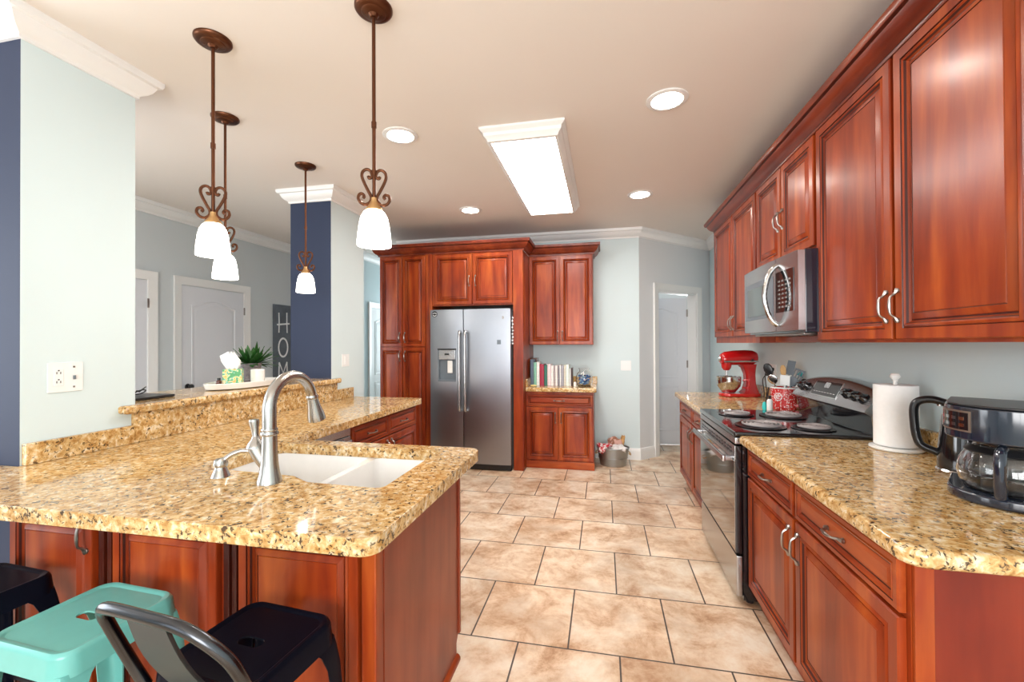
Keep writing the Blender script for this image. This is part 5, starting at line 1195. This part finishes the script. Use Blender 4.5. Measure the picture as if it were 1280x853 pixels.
bm = bm_new(); lathe(bm, [(0.010, 0.053), (0.011, 0.068), (0, 0.069)], seg=14); obj('cap', bm, M['black'], t)
bm = bm_new(); prism(bm, rrect(-2.72, -2.47, 1.80, 2.09, 0.01, 3), BT, BT + 0.014, 0.003, 2)
origin_to(tag(obj('serving_board', bm, M['black']), 'flat dark board lying on the bar ledge beside the near pillar', 'board'), (-2.6, 1.94, BT))
bm = bm_new()
for s in (-1, 1): tube(bm, [(-2.585 + 0.024 * math.cos(a) , 1.945 + s * 0.030 + 0.026 * math.sin(a), BT + 0.034 + 0.014 * math.cos(a)) for a in [2 * PI * k / 18 for k in range(18)]], 0.0035, 6, closed=True)
tube(bm, spline([(-2.585, 1.971, BT + 0.035), (-2.60, 2.02, BT + 0.060), (-2.66, 2.025, BT + 0.03)], 5), 0.0032, 6); tube(bm, spline([(-2.585, 1.889, BT + 0.035), (-2.62, 1.88, BT + 0.036), (-2.68, 1.885, BT + 0.022)], 5), 0.0032, 6); tube(bm, [(-2.565, 1.94, BT + 0.045), (-2.565, 1.95, BT + 0.045)], 0.003, 6)
origin_to(tag(obj('eyeglasses', bm, M['black']), 'black eyeglasses resting on the dark board', 'glasses'), (-2.6, 1.94, BT + 0.015))
# HOME sign on the left room wall
t = thing('home_sign', 'tall slate sign lettered HOME on the left room wall', 'sign', (XL + 0.02, 5.14, 0.35))
bm = bm_new(); box(bm, XL + 0.002, XL + 0.022, 4.965, 5.30, 0.35, 1.955, 0.003); obj('board', bm, M['slate'], t, world=True)
bm = bm_new(); xs_ = XL + 0.0232
def stroke(pts, r=0.011): tube(bm, [(xs_, y, z) for y, z in pts], r, 8, flat=0.25)
yL, yR = 5.055, 5.215
for nm, zt in (('H', 1.845), ('O', 1.50), ('M', 1.175), ('E', 0.85)):
    h = 0.27 if nm != 'O' else 0.25
    bm = bm_new()
    if nm == 'H': stroke([(yL, zt), (yL + 0.005, zt - h * 0.5), (yL, zt - h)]); stroke([(yR - 0.01, zt + 0.01), (yR - 0.01, zt - h * 0.5), (yR - 0.005, zt - h)]); stroke([(yL - 0.035, zt - h * 0.60), (yR + 0.04, zt - h * 0.52)])
    if nm == 'O': stroke([(5.135 + 0.085 * math.cos(a), zt - h / 2 + h / 2 * math.sin(a)) for a in [2 * PI * k / 20 for k in range(21)]], 0.013)
    if nm == 'M': stroke([(yL - 0.005, zt - h), (yL + 0.005, zt)]); stroke([(yL + 0.005, zt), (5.135, zt - h * 0.55), (yR - 0.01, zt)]); stroke([(yR - 0.01, zt), (yR, zt - h)])
    if nm == 'E': stroke([(yL + 0.01, zt), (yL + 0.01, zt - h)]); stroke([(yL + 0.01, zt), (yR - 0.02, zt + 0.005)]); stroke([(yL + 0.01, zt - h * 0.5), (yR - 0.04, zt - h * 0.5)]); stroke([(yL + 0.01, zt - h), (yR - 0.02, zt - h)])
    obj('letter', bm, M['chalk'], t, world=True)

# ------------------------------------------------------------------ stools
def make_stool(name, label, loc, rz, mat, matg, back=False):
    t = thing(name, label, 'stool', loc, rz, 'metal counter stools')
    S = 0.143; Z = 0.668
    bm = bm_new()
    slot = round_poly([(-0.036, -0.016), (0.036, -0.016), (0.036, 0.016), (-0.036, 0.016)], 0.0155, 5)
    prism(bm, rrect(-S + 0.02, S - 0.02, -S + 0.02, S - 0.02, 0.035, 6), Z - 0.010, Z - 0.005, 0, 0, [slot[::-1]])
    # raised rim rolling over into the skirt
    prof = [(0.024, Z - 0.006), (0.017, Z - 0.003), (0.013, Z), (0.006, Z), (0.001, Z - 0.005), (-0.002, Z - 0.012), (-0.007, Z - 0.060), (-0.004, Z - 0.060), (0.004, Z - 0.012), (0.020, Z - 0.009)]
    rings = []
    for o_, z in prof: rings.append([bm.verts.new((x, y, z)) for x, y in rrect(-S + o_, S - o_, -S + o_, S - o_, max(0.012, 0.045 - o_ * 0.6), 6)])
    m = len(rings)
    for i in range(m):
        a, b = rings[i], rings[(i + 1) % m]
        for j in range(len(a)): bm.faces.new((a[j], a[(j + 1) % len(a)], b[(j + 1) % len(a)], b[j]))
    obj('seat', bm, mat, t)
    for sx in (-1, 1):
        for sy in (-1, 1):
            bm = bm_new(); rows = []
            for z, c, w_ in ((Z - 0.050, S - 0.0005, 0.085), (Z - 0.075, S + 0.004, 0.066), (Z - 0.12, S + 0.010, 0.054), (0.25, S + 0.030, 0.040), (0.012, S + 0.044, 0.030), (0.0, S + 0.044, 0.030)):
                th = 0.004; r = 0.016
                pl = [(c, c - w_), (c, c - r), (c - r * 0.3, c - r * 0.3), (c - r, c), (c - w_, c), (c - w_, c - th), (c - r - th * 0.5, c - th), (c - r * 0.3 - th, c - r * 0.3 - th), (c - th, c - r - th * 0.5), (c - th, c - w_)]
                rows.append([bm.verts.new((sx * x, sy * y, z)) for x, y in pl])
            for a, b in zip(rows, rows[1:]):
                for j in range(len(a)): bm.faces.new((a[j], a[(j + 1) % len(a)], b[(j + 1) % len(a)], b[j]))
            bm.faces.new(rows[0]); bm.faces.new(rows[-1])
            lg = obj('leg', bm, mat, t)
            bm = bm_new(); box(bm, *sorted((sx * (S + 0.012), sx * (S + 0.046))), *sorted((sy * (S + 0.012), sy * (S + 0.046))), 0.0, 0.010, 0.003); obj('foot', bm, M['black'], lg)
            bm = bm_new(); tube(bm, [(sx * (S - 0.032), sy * (S + 0.0105), Z - 0.13), (sx * (S - 0.010), sy * (S + 0.024), 0.36)], [0.006, 0.005], 8, flat=0.6); obj('rib', bm, mat, lg)
    bm = bm_new(); q = S + 0.029
    for a, b in (((-q, -q), (q, -q)), ((-q, q), (q, q)), ((-q, -q), (-q, q)), ((q, -q), (q, q))): tube(bm, [(a[0] * 0.99, a[1] * 0.99, 0.25), (b[0] * 0.99, b[1] * 0.99, 0.25)], 0.010, 8, flat=0.5)
    obj('footrest', bm, mat, t)
    bm = bm_new(); tube(bm, [(-S + 0.01, -S + 0.01, Z - 0.07), (0, 0, Z - 0.085), (S - 0.01, S - 0.01, Z - 0.07)], 0.009, 8, flat=0.4); tube(bm, [(-S + 0.01, S - 0.01, Z - 0.07), (0, 0, Z - 0.090), (S - 0.01, -S + 0.01, Z - 0.07)], 0.009, 8, flat=0.4); obj('cross_brace', bm, mat, t)
    if back:
        yb = -S + 0.005
        bm = bm_new(); path = []
        P0 = [(-S - 0.014, yb, Z - 0.045), (-S - 0.030, yb - 0.025, Z + 0.03), (-S - 0.030, yb - 0.062, Z + 0.125), (-S - 0.012, yb - 0.086, Z + 0.176), (-S + 0.03, yb - 0.098, Z + 0.196), (0, yb - 0.102, Z + 0.200), (S - 0.06, yb - 0.098, Z + 0.194), (S - 0.006, yb - 0.086, Z + 0.168), (S + 0.028, yb - 0.060, Z + 0.115), (S + 0.034, yb - 0.025, Z + 0.03), (S + 0.014, yb, Z - 0.045)]
        tube(bm, spline(P0, 6), 0.0125, 12); obj('back_hoop', bm, matg, t)
        bm = bm_new(); rows = []
        for f_ in range(9):
            s = f_ / 8; y = yb - 0.002 - 0.100 * s - 0.012 * math.sin(PI * s); z = Z - 0.02 + 0.216 * s; hw = 0.068 - 0.015 * s
            rows.append([bm.verts.new(p) for p in ((-hw, y, z), (-hw + 0.004, y + 0.006, z), (-hw + 0.012, y + 0.006, z), (-hw + 0.016, y, z), (hw - 0.016, y, z), (hw - 0.012, y + 0.006, z), (hw - 0.004, y + 0.006, z), (hw, y, z), (hw, y - 0.004, z), (-hw, y - 0.004, z))])
        for a, b in zip(rows, rows[1:]):
            for j in range(10): bm.faces.new((a[j], a[(j + 1) % 10], b[(j + 1) % 10], b[j]))
        bm.faces.new(rows[0]); bm.faces.new(rows[-1]); obj('back_splat', bm, M['gunmetal_flat'], t)
    return t
M['gunmetal_flat'] = plain('dark_grey_metal', (0.026, 0.031, 0.032), 0.4)
make_stool('metal_stool', 'teal metal stool with slotted seat between two black stools', (-1.400, 0.935, 0), math.radians(-3), M['teal'], M['teal'])
make_stool('metal_stool', 'black metal stool with a low curved backrest in the foreground', (-0.874, 0.935, 0), math.radians(-5), M['black_metal'], M['gunmetal'], True)
make_stool('metal_stool', 'backless black metal stool at the lower left edge', (-1.915, 0.955, 0), math.radians(-3), M['black_metal'], M['gunmetal'])
